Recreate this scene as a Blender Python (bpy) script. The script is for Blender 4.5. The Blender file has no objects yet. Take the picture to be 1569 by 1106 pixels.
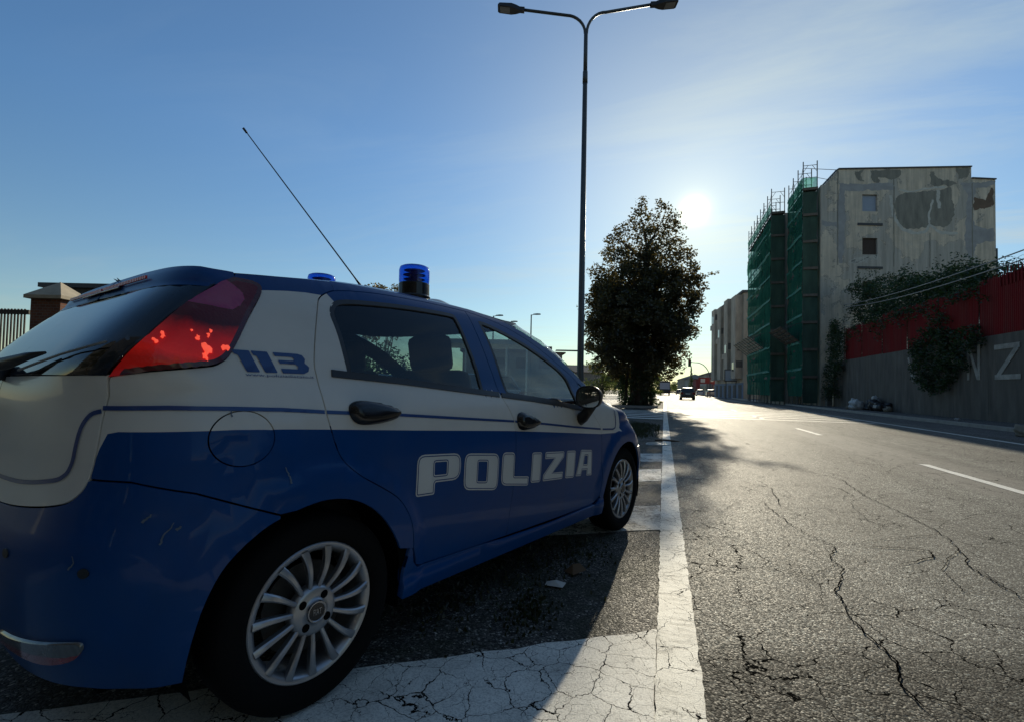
import bpy, bmesh, math, random
from mathutils import Vector, Matrix
from mathutils.geometry import delaunay_2d_cdt
R=math.radians
random.seed(7)
SC=bpy.context.scene
COL=SC.collection
# ---------------------------------------------------------------- camera, sky, sun, exposure
PHI=0.30516; PITCH=0.031; ROLL=0.021; CAMH=1.04
cd=bpy.data.cameras.new('camera'); cam=bpy.data.objects.new('camera',cd); COL.objects.link(cam); SC.camera=cam
cd.sensor_width=36; cd.lens=741/1569*36; cd.shift_y=17/1569; cd.clip_start=.05; cd.clip_end=3000
_f0=Vector((-math.sin(PHI),math.cos(PHI),0)); _r0=Vector((math.cos(PHI),math.sin(PHI),0))
_f=_f0*math.cos(PITCH)+Vector((0,0,math.sin(PITCH))); _u=_r0.cross(_f)
_r=_r0*math.cos(ROLL)+_u*math.sin(ROLL); _uu=-_r0*math.sin(ROLL)+_u*math.cos(ROLL)
M=Matrix.Identity(4)
for i in range(3): M[i][0]=_r[i]; M[i][1]=_uu[i]; M[i][2]=-_f[i]
M.translation=Vector((0,0,CAMH)); cam.matrix_world=M
SUN=Vector((.049,.941,.333)).normalized()
SUN_EL=math.asin(SUN.z); SUN_AZ=math.atan2(SUN.x,SUN.y)
sl=bpy.data.lights.new('sun','SUN'); sl.energy=5.0; sl.angle=R(.6); sl.color=(1,.89,.68)
so=bpy.data.objects.new('sun',sl); COL.objects.link(so); so.rotation_euler=SUN.to_track_quat('Z','Y').to_euler()
W=bpy.data.worlds.new('World'); SC.world=W; W.use_nodes=True
nt=W.node_tree; nt.nodes.clear()
def N(t,nt=None,**k):
    n=nt.nodes.new(t)
    for a,b in k.items(): setattr(n,a,b)
    return n
def math_(nt,op,a,b=None,c=None,clamp=False):
    n=nt.nodes.new('ShaderNodeMath'); n.operation=op; n.use_clamp=clamp
    for i,v in enumerate((a,b,c)):
        if v is None: continue
        if isinstance(v,(int,float)): n.inputs[i].default_value=v
        else: nt.links.new(v,n.inputs[i])
    return n.outputs[0]
def ramp(nt,x,stops,interp='LINEAR'):
    n=nt.nodes.new('ShaderNodeValToRGB'); n.color_ramp.interpolation=interp
    e=n.color_ramp.elements
    while len(e)<len(stops): e.new(.5)
    for i,(p,c) in enumerate(stops):
        e[i].position=p; e[i].color=(c,c,c,1) if isinstance(c,(int,float)) else (*c,1)
    nt.links.new(x,n.inputs[0]); return n.outputs[0]
def mix(nt,f,a,b,mode='MIX'):
    n=nt.nodes.new('ShaderNodeMix'); n.data_type='RGBA'; n.blend_type=mode
    for s,v in ((0,f),(6,a),(7,b)):
        if isinstance(v,(int,float)):
            n.inputs[s].default_value=v if s==0 else (v,v,v,1)
        elif isinstance(v,tuple): n.inputs[s].default_value=(*v,1)
        else: nt.links.new(v,n.inputs[s])
    return n.outputs[2]
def noise(nt,vec,scale,detail=4,rough=.55,dist=0,out=0):
    n=nt.nodes.new('ShaderNodeTexNoise'); n.inputs['Scale'].default_value=scale; n.inputs['Detail'].default_value=detail
    n.inputs['Roughness'].default_value=rough; n.inputs['Distortion'].default_value=dist
    if vec is not None: nt.links.new(vec,n.inputs['Vector'])
    return n.outputs[out]
def mapping(nt,vec,sc=(1,1,1),loc=(0,0,0),rot=(0,0,0)):
    n=nt.nodes.new('ShaderNodeMapping'); n.inputs['Scale'].default_value=sc; n.inputs['Location'].default_value=loc; n.inputs['Rotation'].default_value=rot
    nt.links.new(vec,n.inputs[0]); return n.outputs[0]
SKY_STR=.085
sky=N('ShaderNodeTexSky',nt); sky.sky_type='NISHITA'; sky.sun_disc=False
sky.sun_elevation=SUN_EL; sky.sun_rotation=SUN_AZ; sky.altitude=20; sky.air_density=1.0; sky.dust_density=0.0; sky.ozone_density=2.2
tc=N('ShaderNodeTexCoord',nt); D=tc.outputs['Generated']
# thin cirrus
sep=N('ShaderNodeSeparateXYZ',nt); nt.links.new(D,sep.inputs[0])
zz=math_(nt,'MAXIMUM',sep.outputs[2],.04)
cx=math_(nt,'DIVIDE',sep.outputs[0],zz); cy=math_(nt,'DIVIDE',sep.outputs[1],zz)
cmb=N('ShaderNodeCombineXYZ',nt); nt.links.new(cx,cmb.inputs[0]); nt.links.new(cy,cmb.inputs[1])
cv=mapping(nt,cmb.outputs[0],sc=(.35,1.1,1),rot=(0,0,R(20)),loc=(11,4,0))
c1=noise(nt,cv,1.3,7,.62,.6); c2=noise(nt,mapping(nt,cmb.outputs[0],sc=(.2,.2,1),loc=(11,4,0)),1.0,3,.5)
cl=math_(nt,'MULTIPLY',ramp(nt,c1,[(.46,0),(.74,1)]),ramp(nt,c2,[(.30,0),(.55,1)]))
cl=math_(nt,'MULTIPLY',cl,.48)
cl=math_(nt,'MULTIPLY',cl,ramp(nt,math_(nt,'MULTIPLY_ADD',sep.outputs[0],.5,.5),[(.10,.30),(.45,.55),(.60,1)]))
skyc=mix(nt,cl,sky.outputs[0],(6.2,5.6,5.0))
tint=mix(nt,ramp(nt,sep.outputs[2],[(.02,0),(.42,1)]),(1.10,1.12,1.00),(.95,1.29,1.50))
skyc=mix(nt,1.0,skyc,tint,'MULTIPLY')
bg=N('ShaderNodeBackground',nt); bg.inputs[1].default_value=SKY_STR; nt.links.new(skyc,bg.inputs[0])
# the sun's own disc and aureole, in the sky round the sun's direction
dt=N('ShaderNodeVectorMath',nt,operation='DOT_PRODUCT'); nt.links.new(D,dt.inputs[0]); dt.inputs[1].default_value=SUN
dp=math_(nt,'MAXIMUM',dt.outputs['Value'],0)
g=None
for k,a in ((16000,9.0),(3600,.55),(500,.13),(110,.09),(20,.38),(4,.07)):
    p=math_(nt,'MULTIPLY',math_(nt,'POWER',dp,k),a); g=p if g is None else math_(nt,'ADD',g,p)
bg2=N('ShaderNodeBackground',nt); bg2.inputs[0].default_value=(1,.86,.34,1); nt.links.new(g,bg2.inputs[1])
ad=N('ShaderNodeAddShader',nt); nt.links.new(bg.outputs[0],ad.inputs[0]); nt.links.new(bg2.outputs[0],ad.inputs[1])
wo=N('ShaderNodeOutputWorld',nt); nt.links.new(ad.outputs[0],wo.inputs[0])
vs=SC.view_settings; vs.view_transform='Standard'; vs.look='None'; vs.exposure=0.0; vs.gamma=1
SC.render.engine='CYCLES'
SC.cycles.transparent_max_bounces=24; SC.cycles.max_bounces=8; SC.cycles.caustics_reflective=False; SC.cycles.caustics_refractive=False
# ---------------------------------------------------------------- materials
MATS={}
def newmat(name):
    m=bpy.data.materials.new(name); m.use_nodes=True; MATS[name]=m
    nt=m.node_tree; p=nt.nodes['Principled BSDF']; return m,nt,p
def pmat(name,col,rough=.6,metal=0,spec=.5,coat=0,var=.15,vs=6,bump=0,bs=60,stretch=(1,1,1),dirt=0,rvar=.1):
    m,nt,p=newmat(name)
    tc=nt.nodes.new('ShaderNodeTexCoord'); v=mapping(nt,tc.outputs['Object'],sc=stretch)
    n=noise(nt,v,vs,5,.6)
    f=ramp(nt,n,[(.25,1-var),(.75,1+var)])
    c=mix(nt,1.0,col,f,'MULTIPLY')
    if dirt:
        n2=noise(nt,v,vs*.35,6,.7,1); c=mix(nt,ramp(nt,n2,[(.45,0),(.7,dirt)]),c,(.10,.085,.065))
    nt.links.new(c,p.inputs['Base Color'])
    if rvar: nt.links.new(ramp(nt,n,[(.2,max(0,rough-rvar)),(.8,min(1,rough+rvar))]),p.inputs['Roughness'])
    else: p.inputs['Roughness'].default_value=rough
    p.inputs['Metallic'].default_value=metal; p.inputs['Specular IOR Level'].default_value=spec; p.inputs['Coat Weight'].default_value=coat; p.inputs['Coat Roughness'].default_value=.06
    if bump:
        b=nt.nodes.new('ShaderNodeBump'); b.inputs['Strength'].default_value=bump; b.inputs['Distance'].default_value=.01
        nt.links.new(noise(nt,v,bs,4,.6),b.inputs['Height']); nt.links.new(b.outputs[0],p.inputs['Normal'])
    return m
def fresnel(nt,ior=1.5):
    fr=nt.nodes.new('ShaderNodeFresnel'); g=nt.nodes.new('ShaderNodeNewGeometry')
    nt.links.new(math_(nt,'MULTIPLY_ADD',g.outputs['Backfacing'],1/ior-ior,ior),fr.inputs[0]); return fr
def glassmat(name,tint,refl=.04,rough=.02,dust=.05):
    m,nt,p=newmat(name); nt.nodes.remove(p)
    o=nt.nodes['Material Output']
    t=nt.nodes.new('ShaderNodeBsdfTransparent'); t.inputs[0].default_value=(*tint,1)
    g=nt.nodes.new('ShaderNodeBsdfGlossy'); g.inputs['Roughness'].default_value=rough
    d0=nt.nodes.new('ShaderNodeBsdfDiffuse'); d0.inputs[0].default_value=(.35,.36,.34,1)
    d1=nt.nodes.new('ShaderNodeBsdfTranslucent'); d1.inputs[0].default_value=(.42,.43,.40,1)
    d=nt.nodes.new('ShaderNodeMixShader'); d.inputs[0].default_value=.6; nt.links.new(d0.outputs[0],d.inputs[1]); nt.links.new(d1.outputs[0],d.inputs[2])
    fr=fresnel(nt)
    tcn=nt.nodes.new('ShaderNodeTexCoord'); nn=noise(nt,tcn.outputs['Object'],5,6,.65)
    m1=nt.nodes.new('ShaderNodeMixShader'); nt.links.new(ramp(nt,nn,[(.35,dust*.4),(.7,dust*1.6)]),m1.inputs[0]); nt.links.new(t.outputs[0],m1.inputs[1]); nt.links.new(d.outputs[0],m1.inputs[2])
    m2=nt.nodes.new('ShaderNodeMixShader'); nt.links.new(math_(nt,'ADD',fr.outputs[0],refl-.04,clamp=True),m2.inputs[0]); nt.links.new(m1.outputs[0],m2.inputs[1]); nt.links.new(g.outputs[0],m2.inputs[2])
    nt.links.new(m2.outputs[0],o.inputs[0]); return m
def leafmat(name,col,trans=.5,tcol=None):
    m,nt,p=newmat(name); nt.nodes.remove(p); o=nt.nodes['Material Output']
    oi=nt.nodes.new('ShaderNodeNewGeometry'); 
    rnd=oi.outputs['Random Per Island']
    c=mix(nt,1.0,col,ramp(nt,rnd,[(0,.45),(1,1.5)]),'MULTIPLY')
    t2=mix(nt,1.0,tcol or (col[0]*1.9,col[1]*2.0,col[2]*.8),ramp(nt,rnd,[(0,.6),(1,1.3)]),'MULTIPLY')
    d=nt.nodes.new('ShaderNodeBsdfDiffuse'); nt.links.new(c,d.inputs[0])
    t=nt.nodes.new('ShaderNodeBsdfTranslucent'); nt.links.new(t2,t.inputs[0])
    g=nt.nodes.new('ShaderNodeBsdfGlossy'); g.inputs['Roughness'].default_value=.45
    a=nt.nodes.new('ShaderNodeMixShader'); a.inputs[0].default_value=trans; nt.links.new(d.outputs[0],a.inputs[1]); nt.links.new(t.outputs[0],a.inputs[2])
    b=nt.nodes.new('ShaderNodeMixShader'); b.inputs[0].default_value=.05; nt.links.new(a.outputs[0],b.inputs[1]); nt.links.new(g.outputs[0],b.inputs[2])
    nt.links.new(b.outputs[0],o.inputs[0]); return m
def crack_nodes(nt,v,scale,w0,w1,seedloc=(0,0,0)):
    """0..1 mask of a branching crack network, metres based"""
    wv=nt.nodes.new('ShaderNodeVectorMath'); wv.operation='MULTIPLY_ADD'
    nz=noise(nt,v,scale*1.6,4,.6,out=1)
    nt.links.new(nz,wv.inputs[0]); wv.inputs[1].default_value=(.42/scale,)*3; nt.links.new(v,wv.inputs[2])
    wv2=nt.nodes.new('ShaderNodeVectorMath'); wv2.operation='MULTIPLY_ADD'
    nz2=noise(nt,v,scale*7,3,.6,out=1)
    nt.links.new(nz2,wv2.inputs[0]); wv2.inputs[1].default_value=(.09/scale,)*3; nt.links.new(wv.outputs[0],wv2.inputs[2])
    vo=nt.nodes.new('ShaderNodeTexVoronoi'); vo.feature='DISTANCE_TO_EDGE'; vo.inputs['Scale'].default_value=scale; vo.inputs['Randomness'].default_value=1
    nt.links.new(mapping(nt,wv2.outputs[0],loc=seedloc),vo.inputs['Vector'])
    wn=noise(nt,mapping(nt,v,loc=seedloc),scale*.8,3,.6)
    wid=ramp(nt,wn,[(.35,w0),(.65,w1)])
    q=math_(nt,'DIVIDE',vo.outputs['Distance'],wid)
    return math_(nt,'SUBTRACT',1,math_(nt,'MINIMUM',q,1))
def asphalt_nodes(nt,v,base=(.088,.083,.072)):
    vo=nt.nodes.new('ShaderNodeTexVoronoi'); vo.inputs['Scale'].default_value=135; nt.links.new(v,vo.inputs['Vector'])
    sepc=nt.nodes.new('ShaderNodeSeparateColor'); nt.links.new(vo.outputs['Color'],sepc.inputs[0])
    agg=ramp(nt,sepc.outputs[0],[(0,.25),(.45,.75),(.75,1.7),(.93,3.2),(1,8.5)])
    big=ramp(nt,noise(nt,mapping(nt,v,sc=(1,.35,1)),.7,5,.6),[(.3,.72),(.7,1.28)])
    mid=ramp(nt,noise(nt,v,9,5,.7),[(.3,.8),(.7,1.2)])
    c=mix(nt,1.0,base,agg,'MULTIPLY'); c=mix(nt,1.0,c,big,'MULTIPLY'); c=mix(nt,1.0,c,mid,'MULTIPLY')
    hgt=math_(nt,'ADD',math_(nt,'MULTIPLY',vo.outputs['Distance'],-1),math_(nt,'MULTIPLY',noise(nt,v,60,3,.6),.6))
    rg=ramp(nt,sepc.outputs[1],[(0,.58),(1,.98)])
    return c,hgt,rg
def roadmat(name,base=(.088,.083,.072),cracks=None,crack_mask=None,patch=False,bumpd=.004,moss=0):
    m,nt,p=newmat(name)
    g=nt.nodes.new('ShaderNodeNewGeometry'); v=g.outputs['Position']
    c,h,rg=asphalt_nodes(nt,v,base)
    if patch:
        sp=nt.nodes.new('ShaderNodeSeparateXYZ'); nt.links.new(v,sp.inputs[0])
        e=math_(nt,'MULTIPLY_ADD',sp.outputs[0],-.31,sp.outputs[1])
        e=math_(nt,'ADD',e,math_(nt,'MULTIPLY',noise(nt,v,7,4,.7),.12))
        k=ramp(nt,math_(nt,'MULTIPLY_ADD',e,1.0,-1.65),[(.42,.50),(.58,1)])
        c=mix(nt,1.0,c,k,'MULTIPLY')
        # paler, smoother band worn by wheels beside the centre line
        b2=math_(nt,'ABSOLUTE',math_(nt,'SUBTRACT',sp.outputs[0],math_(nt,'MULTIPLY_ADD',noise(nt,v,.5,3,.5),.5,3.55)))
        c=mix(nt,ramp(nt,b2,[(.45,.62),(.6,0)]),c,(.19,.18,.155))
        st=noise(nt,mapping(nt,v,sc=(2.2,.10,1)),1.2,5,.6)
        c=mix(nt,1.0,c,ramp(nt,st,[(.35,.78),(.65,1.18)]),'MULTIPLY')
    if moss:
        n=noise(nt,v,2.4,6,.7,.5); c=mix(nt,ramp(nt,n,[(.46,0),(.62,moss)]),c,(.016,.022,.008))
    if cracks:
        ck=crack_nodes(nt,v,*cracks)
        mk=ramp(nt,noise(nt,v,.45,3,.5),[(.42,0),(.52,1)])
        ck=math_(nt,'MULTIPLY',ck,mk)
        ckc=ramp(nt,ck,[(.05,0),(.35,1)]); CKC=ckc
        c=mix(nt,ckc,c,(.008,.008,.007)); h=math_(nt,'SUBTRACT',h,math_(nt,'MULTIPLY',ckc,1.5))
    nt.links.new(c,p.inputs['Base Color']); nt.links.new(rg,p.inputs['Roughness'])
    p.inputs['Specular IOR Level'].default_value=.33
    if patch: nt.links.new(math_(nt,'MULTIPLY',math_(nt,'MULTIPLY',k,.33),math_(nt,'SUBTRACT',1,ckc)),p.inputs['Specular IOR Level'])
    b=nt.nodes.new('ShaderNodeBump'); b.inputs['Strength'].default_value=.55; b.inputs['Distance'].default_value=bumpd
    nt.links.new(h,b.inputs['Height']); nt.links.new(b.outputs[0],p.inputs['Normal'])
    return m
def paintmat(name,wear=.5,cracks=None,ribs=False,col=(.62,.61,.55)):
    m,nt,p=newmat(name)
    g=nt.nodes.new('ShaderNodeNewGeometry'); v=g.outputs['Position']
    c,h,rg=asphalt_nodes(nt,v)
    pn=noise(nt,v,26,6,.75); pn2=noise(nt,v,4,5,.65); pn3=noise(nt,v,150,3,.7)
    col2=mix(nt,1.0,col,ramp(nt,pn2,[(.3,.72),(.7,1.1)]),'MULTIPLY'); col2=mix(nt,1.0,col2,ramp(nt,pn3,[(.35,.72),(.55,1.12)]),'MULTIPLY')
    f=math_(nt,'ADD',math_(nt,'MULTIPLY',pn,.6),math_(nt,'MULTIPLY',pn2,.4))
    f=ramp(nt,f,[(wear-.06,0),(wear+.03,1)])
    cc=mix(nt,f,c,col2)
    hh=math_(nt,'ADD',math_(nt,'MULTIPLY',f,.8),math_(nt,'MULTIPLY',pn3,1.0))
    if cracks:
        ck=None
        for (s,w0,w1,loc) in cracks:
            k=ramp(nt,crack_nodes(nt,v,s,w0,w1,loc),[(.05,0),(.45,1)])
            ck=k if ck is None else math_(nt,'MAXIMUM',ck,k)
        cc=mix(nt,ck,cc,(.006,.006,.006)); nt.links.new(math_(nt,'MULTIPLY',math_(nt,'SUBTRACT',1,ck),.45),p.inputs['Specular IOR Level']); hh=math_(nt,'SUBTRACT',hh,math_(nt,'MULTIPLY',ck,2))
    if ribs:
        sp=nt.nodes.new('ShaderNodeSeparateXYZ'); nt.links.new(v,sp.inputs[0])
        yy=math_(nt,'ADD',sp.outputs[1],math_(nt,'MULTIPLY',noise(nt,v,14,3,.6),.05))
        s=math_(nt,'SINE',math_(nt,'MULTIPLY',yy,2*math.pi/.052))
        s=ramp(nt,s,[(.0,1),(.16,0)]); s=math_(nt,'MULTIPLY',s,ramp(nt,noise(nt,v,6,3,.6),[(.46,0),(.66,.42)]))
        cc=mix(nt,s,cc,(.07,.066,.055)); hh=math_(nt,'SUBTRACT',hh,math_(nt,'MULTIPLY',s,.6))
    nt.links.new(cc,p.inputs['Base Color']); p.inputs['Roughness'].default_value=.66
    if not cracks: p.inputs['Specular IOR Level'].default_value=.45
    b=nt.nodes.new('ShaderNodeBump'); b.inputs['Strength'].default_value=.6; b.inputs['Distance'].default_value=.003
    nt.links.new(hh,b.inputs['Height']); nt.links.new(b.outputs[0],p.inputs['Normal'])
    return m
# ---------------------------------------------------------------- mesh helpers
def tag(o,label=None,cat=None,group=None,kind=None):
    if label: o['label']=label
    if cat: o['category']=cat
    if group: o['group']=group
    if kind: o['kind']=kind
    return o
def mesh(name,verts,faces,mats,parent=None,mi=None,smooth=False,loc=None,rotz=None):
    me=bpy.data.meshes.new(name); me.from_pydata([tuple(v) for v in verts],[],faces); 
    if not isinstance(mats,(list,tuple)): mats=[mats]
    for m in mats: me.materials.append(m)
    if mi: me.polygons.foreach_set('material_index',mi)
    if smooth: me.polygons.foreach_set('use_smooth',[True]*len(me.polygons))
    me.update()
    o=bpy.data.objects.new(name,me); COL.objects.link(o)
    if parent: o.parent=parent
    if loc: o.location=loc
    if rotz is not None: o.rotation_euler=(0,0,rotz)
    return o
def empty(name,loc=(0,0,0),rotz=0,**k):
    o=bpy.data.objects.new(name,None); COL.objects.link(o); o.location=loc; o.rotation_euler=(0,0,rotz); o.empty_display_size=.2
    tag(o,**k); return o
class MB:
    def __init__(s): s.v=[]; s.f=[]
    def add(s,v,f):
        n=len(s.v); s.v+=[tuple(p) for p in v]; s.f+=[tuple(i+n for i in q) for q in f]; return s
    def box(s,x0,x1,y0,y1,z0,z1,M=None):
        v=[(x,y,z) for z in (z0,z1) for y in (y0,y1) for x in (x0,x1)]
        if M: v=[M@Vector(p) for p in v]
        return s.add(v,[(0,2,3,1),(4,5,7,6),(0,1,5,4),(2,6,7,3),(0,4,6,2),(1,3,7,5)])
    def tube(s,pts,r,n=8,cap=True):
        pts=[Vector(p) for p in pts]; rs=r if isinstance(r,(list,tuple)) else [r]*len(pts)
        v=[];f=[]; up=None
        for i,p in enumerate(pts):
            t=(pts[min(i+1,len(pts)-1)]-pts[max(i-1,0)])
            if t.length<1e-9: t=Vector((0,0,1))
            t.normalize()
            if up is None: up=Vector((0,0,1)) if abs(t.z)<.9 else Vector((1,0,0))
            a=t.cross(up); 
            if a.length<1e-6: a=t.orthogonal()
            a.normalize(); b=t.cross(a); up=b*-1 if False else a.cross(t)
            for k in range(n):
                q=2*math.pi*k/n; v.append(p+a*math.cos(q)*rs[i]+b*math.sin(q)*rs[i])
        for i in range(len(pts)-1):
            for k in range(n):
                f.append((i*n+k,i*n+(k+1)%n,(i+1)*n+(k+1)%n,(i+1)*n+k))
        if cap: f.append(tuple(range(n-1,-1,-1))); f.append(tuple((len(pts)-1)*n+k for k in range(n)))
        return s.add(v,f)
    def lathe(s,prof,n=32,axis='Z',c=(0,0,0),a0=0,a1=2*math.pi,sq=(1,1)):
        full=abs(a1-a0-2*math.pi)<1e-6; m=n if full else n+1
        v=[];f=[]
        for i in range(m):
            t=a0+(a1-a0)*i/n
            for r,h in prof:
                if axis=='Z': p=(r*math.cos(t)*sq[0],r*math.sin(t)*sq[1],h)
                elif axis=='Y': p=(r*math.cos(t),h,r*math.sin(t))
                else: p=(h,r*math.cos(t),r*math.sin(t))
                v.append((p[0]+c[0],p[1]+c[1],p[2]+c[2]))
        k=len(prof)
        for i in range(n):
            j=(i+1)%m
            for q in range(k-1): f.append((i*k+q,j*k+q,j*k+q+1,i*k+q+1))
        return s.add(v,f)
    def prism(s,poly,z0,z1):
        n=len(poly); v=[(x,y,z0) for x,y in poly]+[(x,y,z1) for x,y in poly]
        return s.add(v,[tuple(range(n-1,-1,-1)),tuple(range(n,2*n))]+[(i,(i+1)%n,n+(i+1)%n,n+i) for i in range(n)])
    def build(s,name,mat,parent=None,smooth=False,bevel=0,**k):
        o=mesh(name,s.v,s.f,mat,parent,smooth=smooth,**k)
        if bevel:
            md=o.modifiers.new('b','BEVEL'); md.width=bevel; md.segments=2; md.limit_method='ANGLE'; md.angle_limit=R(35)
            o.data.polygons.foreach_set('use_smooth',[True]*len(o.data.polygons)); 
            wn=o.modifiers.new('w','WEIGHTED_NORMAL'); wn.keep_sharp=True
        elif smooth=='auto': pass
        return o
def sheet(name,poly,z,mat,parent=None,**k):
    """flat ground sheet"""
    return tag(mesh(name,[(x,y,z) for x,y in poly],[tuple(range(len(poly)))],mat,parent),**k)
# ---------------------------------------------------------------- ground
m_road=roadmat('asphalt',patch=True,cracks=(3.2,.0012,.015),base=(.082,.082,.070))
m_bay=roadmat('asphalt_parking',base=(.052,.050,.044),cracks=(4.5,.002,.014),moss=.75)
m_walk=roadmat('pavement_asphalt',base=(.075,.073,.068))
m_lot=roadmat('lot_concrete',base=(.30,.285,.25))
m_kerb=pmat('kerb_stone',(.33,.31,.27),.8,var=.25,vs=3,bump=.3)
m_earth=pmat('earth',(.045,.038,.026),.95,var=.4,vs=2,bump=.6,bs=14)
m_paint=paintmat('line_paint',wear=.415,ribs=True,cracks=[(6.0,.0015,.012,(0,0,0)),(17,.0008,.008,(3,2,0))],col=(.80,.78,.68))
m_paint2=paintmat('cracked_paint',wear=.37,col=(.72,.71,.64),cracks=[(7.0,.003,.022,(0,0,0)),(15,.0010,.011,(3,2,0))])
m_paint3=paintmat('worn_paint',wear=.485)
m_paint4=paintmat('stripe_paint',wear=.38,col=(.78,.77,.70))
m_black=pmat('crack_black',(.003,.003,.003),1.0,var=.1,spec=0)
sheet('ground',[(-900,-60),(900,-60),(900,1500),(-900,1500)],-.03,m_earth,kind='structure')
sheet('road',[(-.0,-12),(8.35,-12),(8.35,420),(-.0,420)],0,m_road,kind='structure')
sheet('parking_strip',[(-30,-12),(-.0,-12),(-.0,29.2),(-6.5,29.2),(-6.5,13),(-30,13)],0,m_bay,kind='structure')
sheet('forecourt',[(-60,13),(-6.5,13),(-6.5,29.2),(-3.3,29.2),(-3.3,50),(-0.0,50),(-0.0,120),(-60,120)],-.004,m_lot,kind='structure')
sheet('road_shoulder',[(8.35,-12),(10.2,-12),(10.2,200),(8.35,200)],-.002,m_walk,kind='structure')
mb=MB(); mb.box(10.36,30,-12,200,-.02,.118); tag(mb.build('pavement',m_walk),kind='structure')
mb=MB()
y=-12
while y<120: mb.box(10.2,10.36,y,y+.985,-.02,.125); y+=1
tag(mb.build('pavement_kerb',m_kerb,bevel=.008),kind='structure')
# paint
ov=0.004
def ragged(pts_l,pts_r): return pts_l+pts_r[::-1]
def stripe_poly(x0,x1,y0,y1,jit=.004,step=.12,slope=0):
    n=max(2,int((y1-y0)/step)); L=[];Rr=[]
    for i in range(n+1):
        y=y0+(y1-y0)*i/n
        L.append((x0+random.uniform(-jit,jit),y)); Rr.append((x1+random.uniform(-jit,jit),y))
    return L+Rr[::-1]
sheet('edge_line',stripe_poly(-.016,.141,-3,60,.0045,.04),ov+.0035,m_paint,kind='structure')
sheet('far_edge_line',stripe_poly(7.62,7.76,-3,120,.01,.6),ov,m_paint4,kind='structure')
cl=MB()
for y0 in (-1.5,6.6,14.0,21.4,28.8,36,43,50,58,66,76,86):
    p=stripe_poly(3.71,3.84,y0,y0+(2.35 if y0>5 else 3),.006,.2); n=len(cl.v); cl.add([(x,y,ov) for x,y in p],[tuple(range(len(p)))])
tag(cl.build('centre_line',m_paint4),kind='structure')
def skew(name,pts,mat,z=ov): return sheet(name,pts,z,mat,kind='structure')
def jl(a,b,n=14,j=.012):
    return [(a[0]+(b[0]-a[0])*i/n+random.uniform(-j,j),a[1]+(b[1]-a[1])*i/n+random.uniform(-j,j)) for i in range(n+1)]
sl_=.67
skew('painted_bay_mark',[(-.017+random.uniform(-.006,.006),-1.2+i*3.425/40) for i in range(41)]+jl((-.018,2.225),(-3.2,.15),30)+[(-3.2,-1.2)],m_paint2)
skew('painted_bay_stripe',jl((-.018,4.62),(-2.9,2.9),24)+jl((-2.9,2.0),(-.018,3.82),24),m_paint3)
skew('painted_bay_stripe',jl((-.018,6.75),(-2.2,5.5),20)+jl((-2.2,4.7),(-.018,5.85),20),m_paint3)
skew('painted_bay_stripe',jl((-.018,8.4),(-2.0,7.4),20)+jl((-2.0,6.6),(-.018,7.45),20),m_paint3)
cw=MB()
for k in range(6):
    y0=18.4+k*1.35; p=jl((-5.8,y0),(-.03,y0),20,.02)+jl((-.03,y0+.55),(-5.8,y0+.55),20,.02); cw.add([(x,y,ov) for x,y in p],[tuple(range(len(p)))])
tag(cw.build('zebra_crossing',m_paint4),kind='structure')
cw=MB()
for k in range(5):
    y0=20.6+k*1.7; p=jl((.25,y0),(7.4,y0),20,.03)+jl((7.4,y0+.5),(.25,y0+.5),20,.03); cw.add([(x,y,ov) for x,y in p],[tuple(range(len(p)))])
tag(cw.build('zebra_crossing',m_paint3),kind='structure')
# traced cracks: world polylines
def crackline(mb,pts,w,seed=0,br=.5,depth=0):
    rnd=random.Random(seed); P=[]
    for (a,b) in zip(pts[:-1],pts[1:]):
        L=math.hypot(b[0]-a[0],b[1]-a[1]); n=max(2,int(L/.022))
        for i in range(n):
            t=i/n; P.append([a[0]+(b[0]-a[0])*t,a[1]+(b[1]-a[1])*t])
    P.append(list(pts[-1])); off=0;o2=0
    for i,p in enumerate(P):
        off=off*.8+rnd.uniform(-.009,.009); o2=o2*.8+rnd.uniform(-.009,.009); p[0]+=off; p[1]+=o2
    ww=0; v=[];f=[]
    for i,p in enumerate(P):
        q=P[min(i+1,len(P)-1)]; r=P[max(i-1,0)]; dx,dy=q[0]-r[0],q[1]-r[1]; l=math.hypot(dx,dy) or 1
        ww=ww*.75+rnd.uniform(.1,1.0)*.25*w*1.6; e=min(1,i/4,(len(P)-1-i)/4)
        h=ww*.5*e+.0004; v.append((p[0]-dy/l*h,p[1]+dx/l*h,.0075)); v.append((p[0]+dy/l*h,p[1]-dx/l*h,.0075))
        if rnd.random()<.07*br and depth<3:
            a=math.atan2(dy,dx)+rnd.choice((-1,1))*rnd.uniform(.6,1.5); LL=rnd.uniform(.08,.45)/(1+depth)
            pp=[p]; 
            for k in range(3):
                a+=rnd.uniform(-.5,.5); pp.append((pp[-1][0]+math.cos(a)*LL/3,pp[-1][1]+math.sin(a)*LL/3))
            crackline(mb,[tuple(c) for c in pp],w*.5,rnd.random(),br,depth+1)
    for i in range(len(P)-1): f.append((2*i,2*i+1,2*i+3,2*i+2))
    mb.add(v,f)
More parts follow.
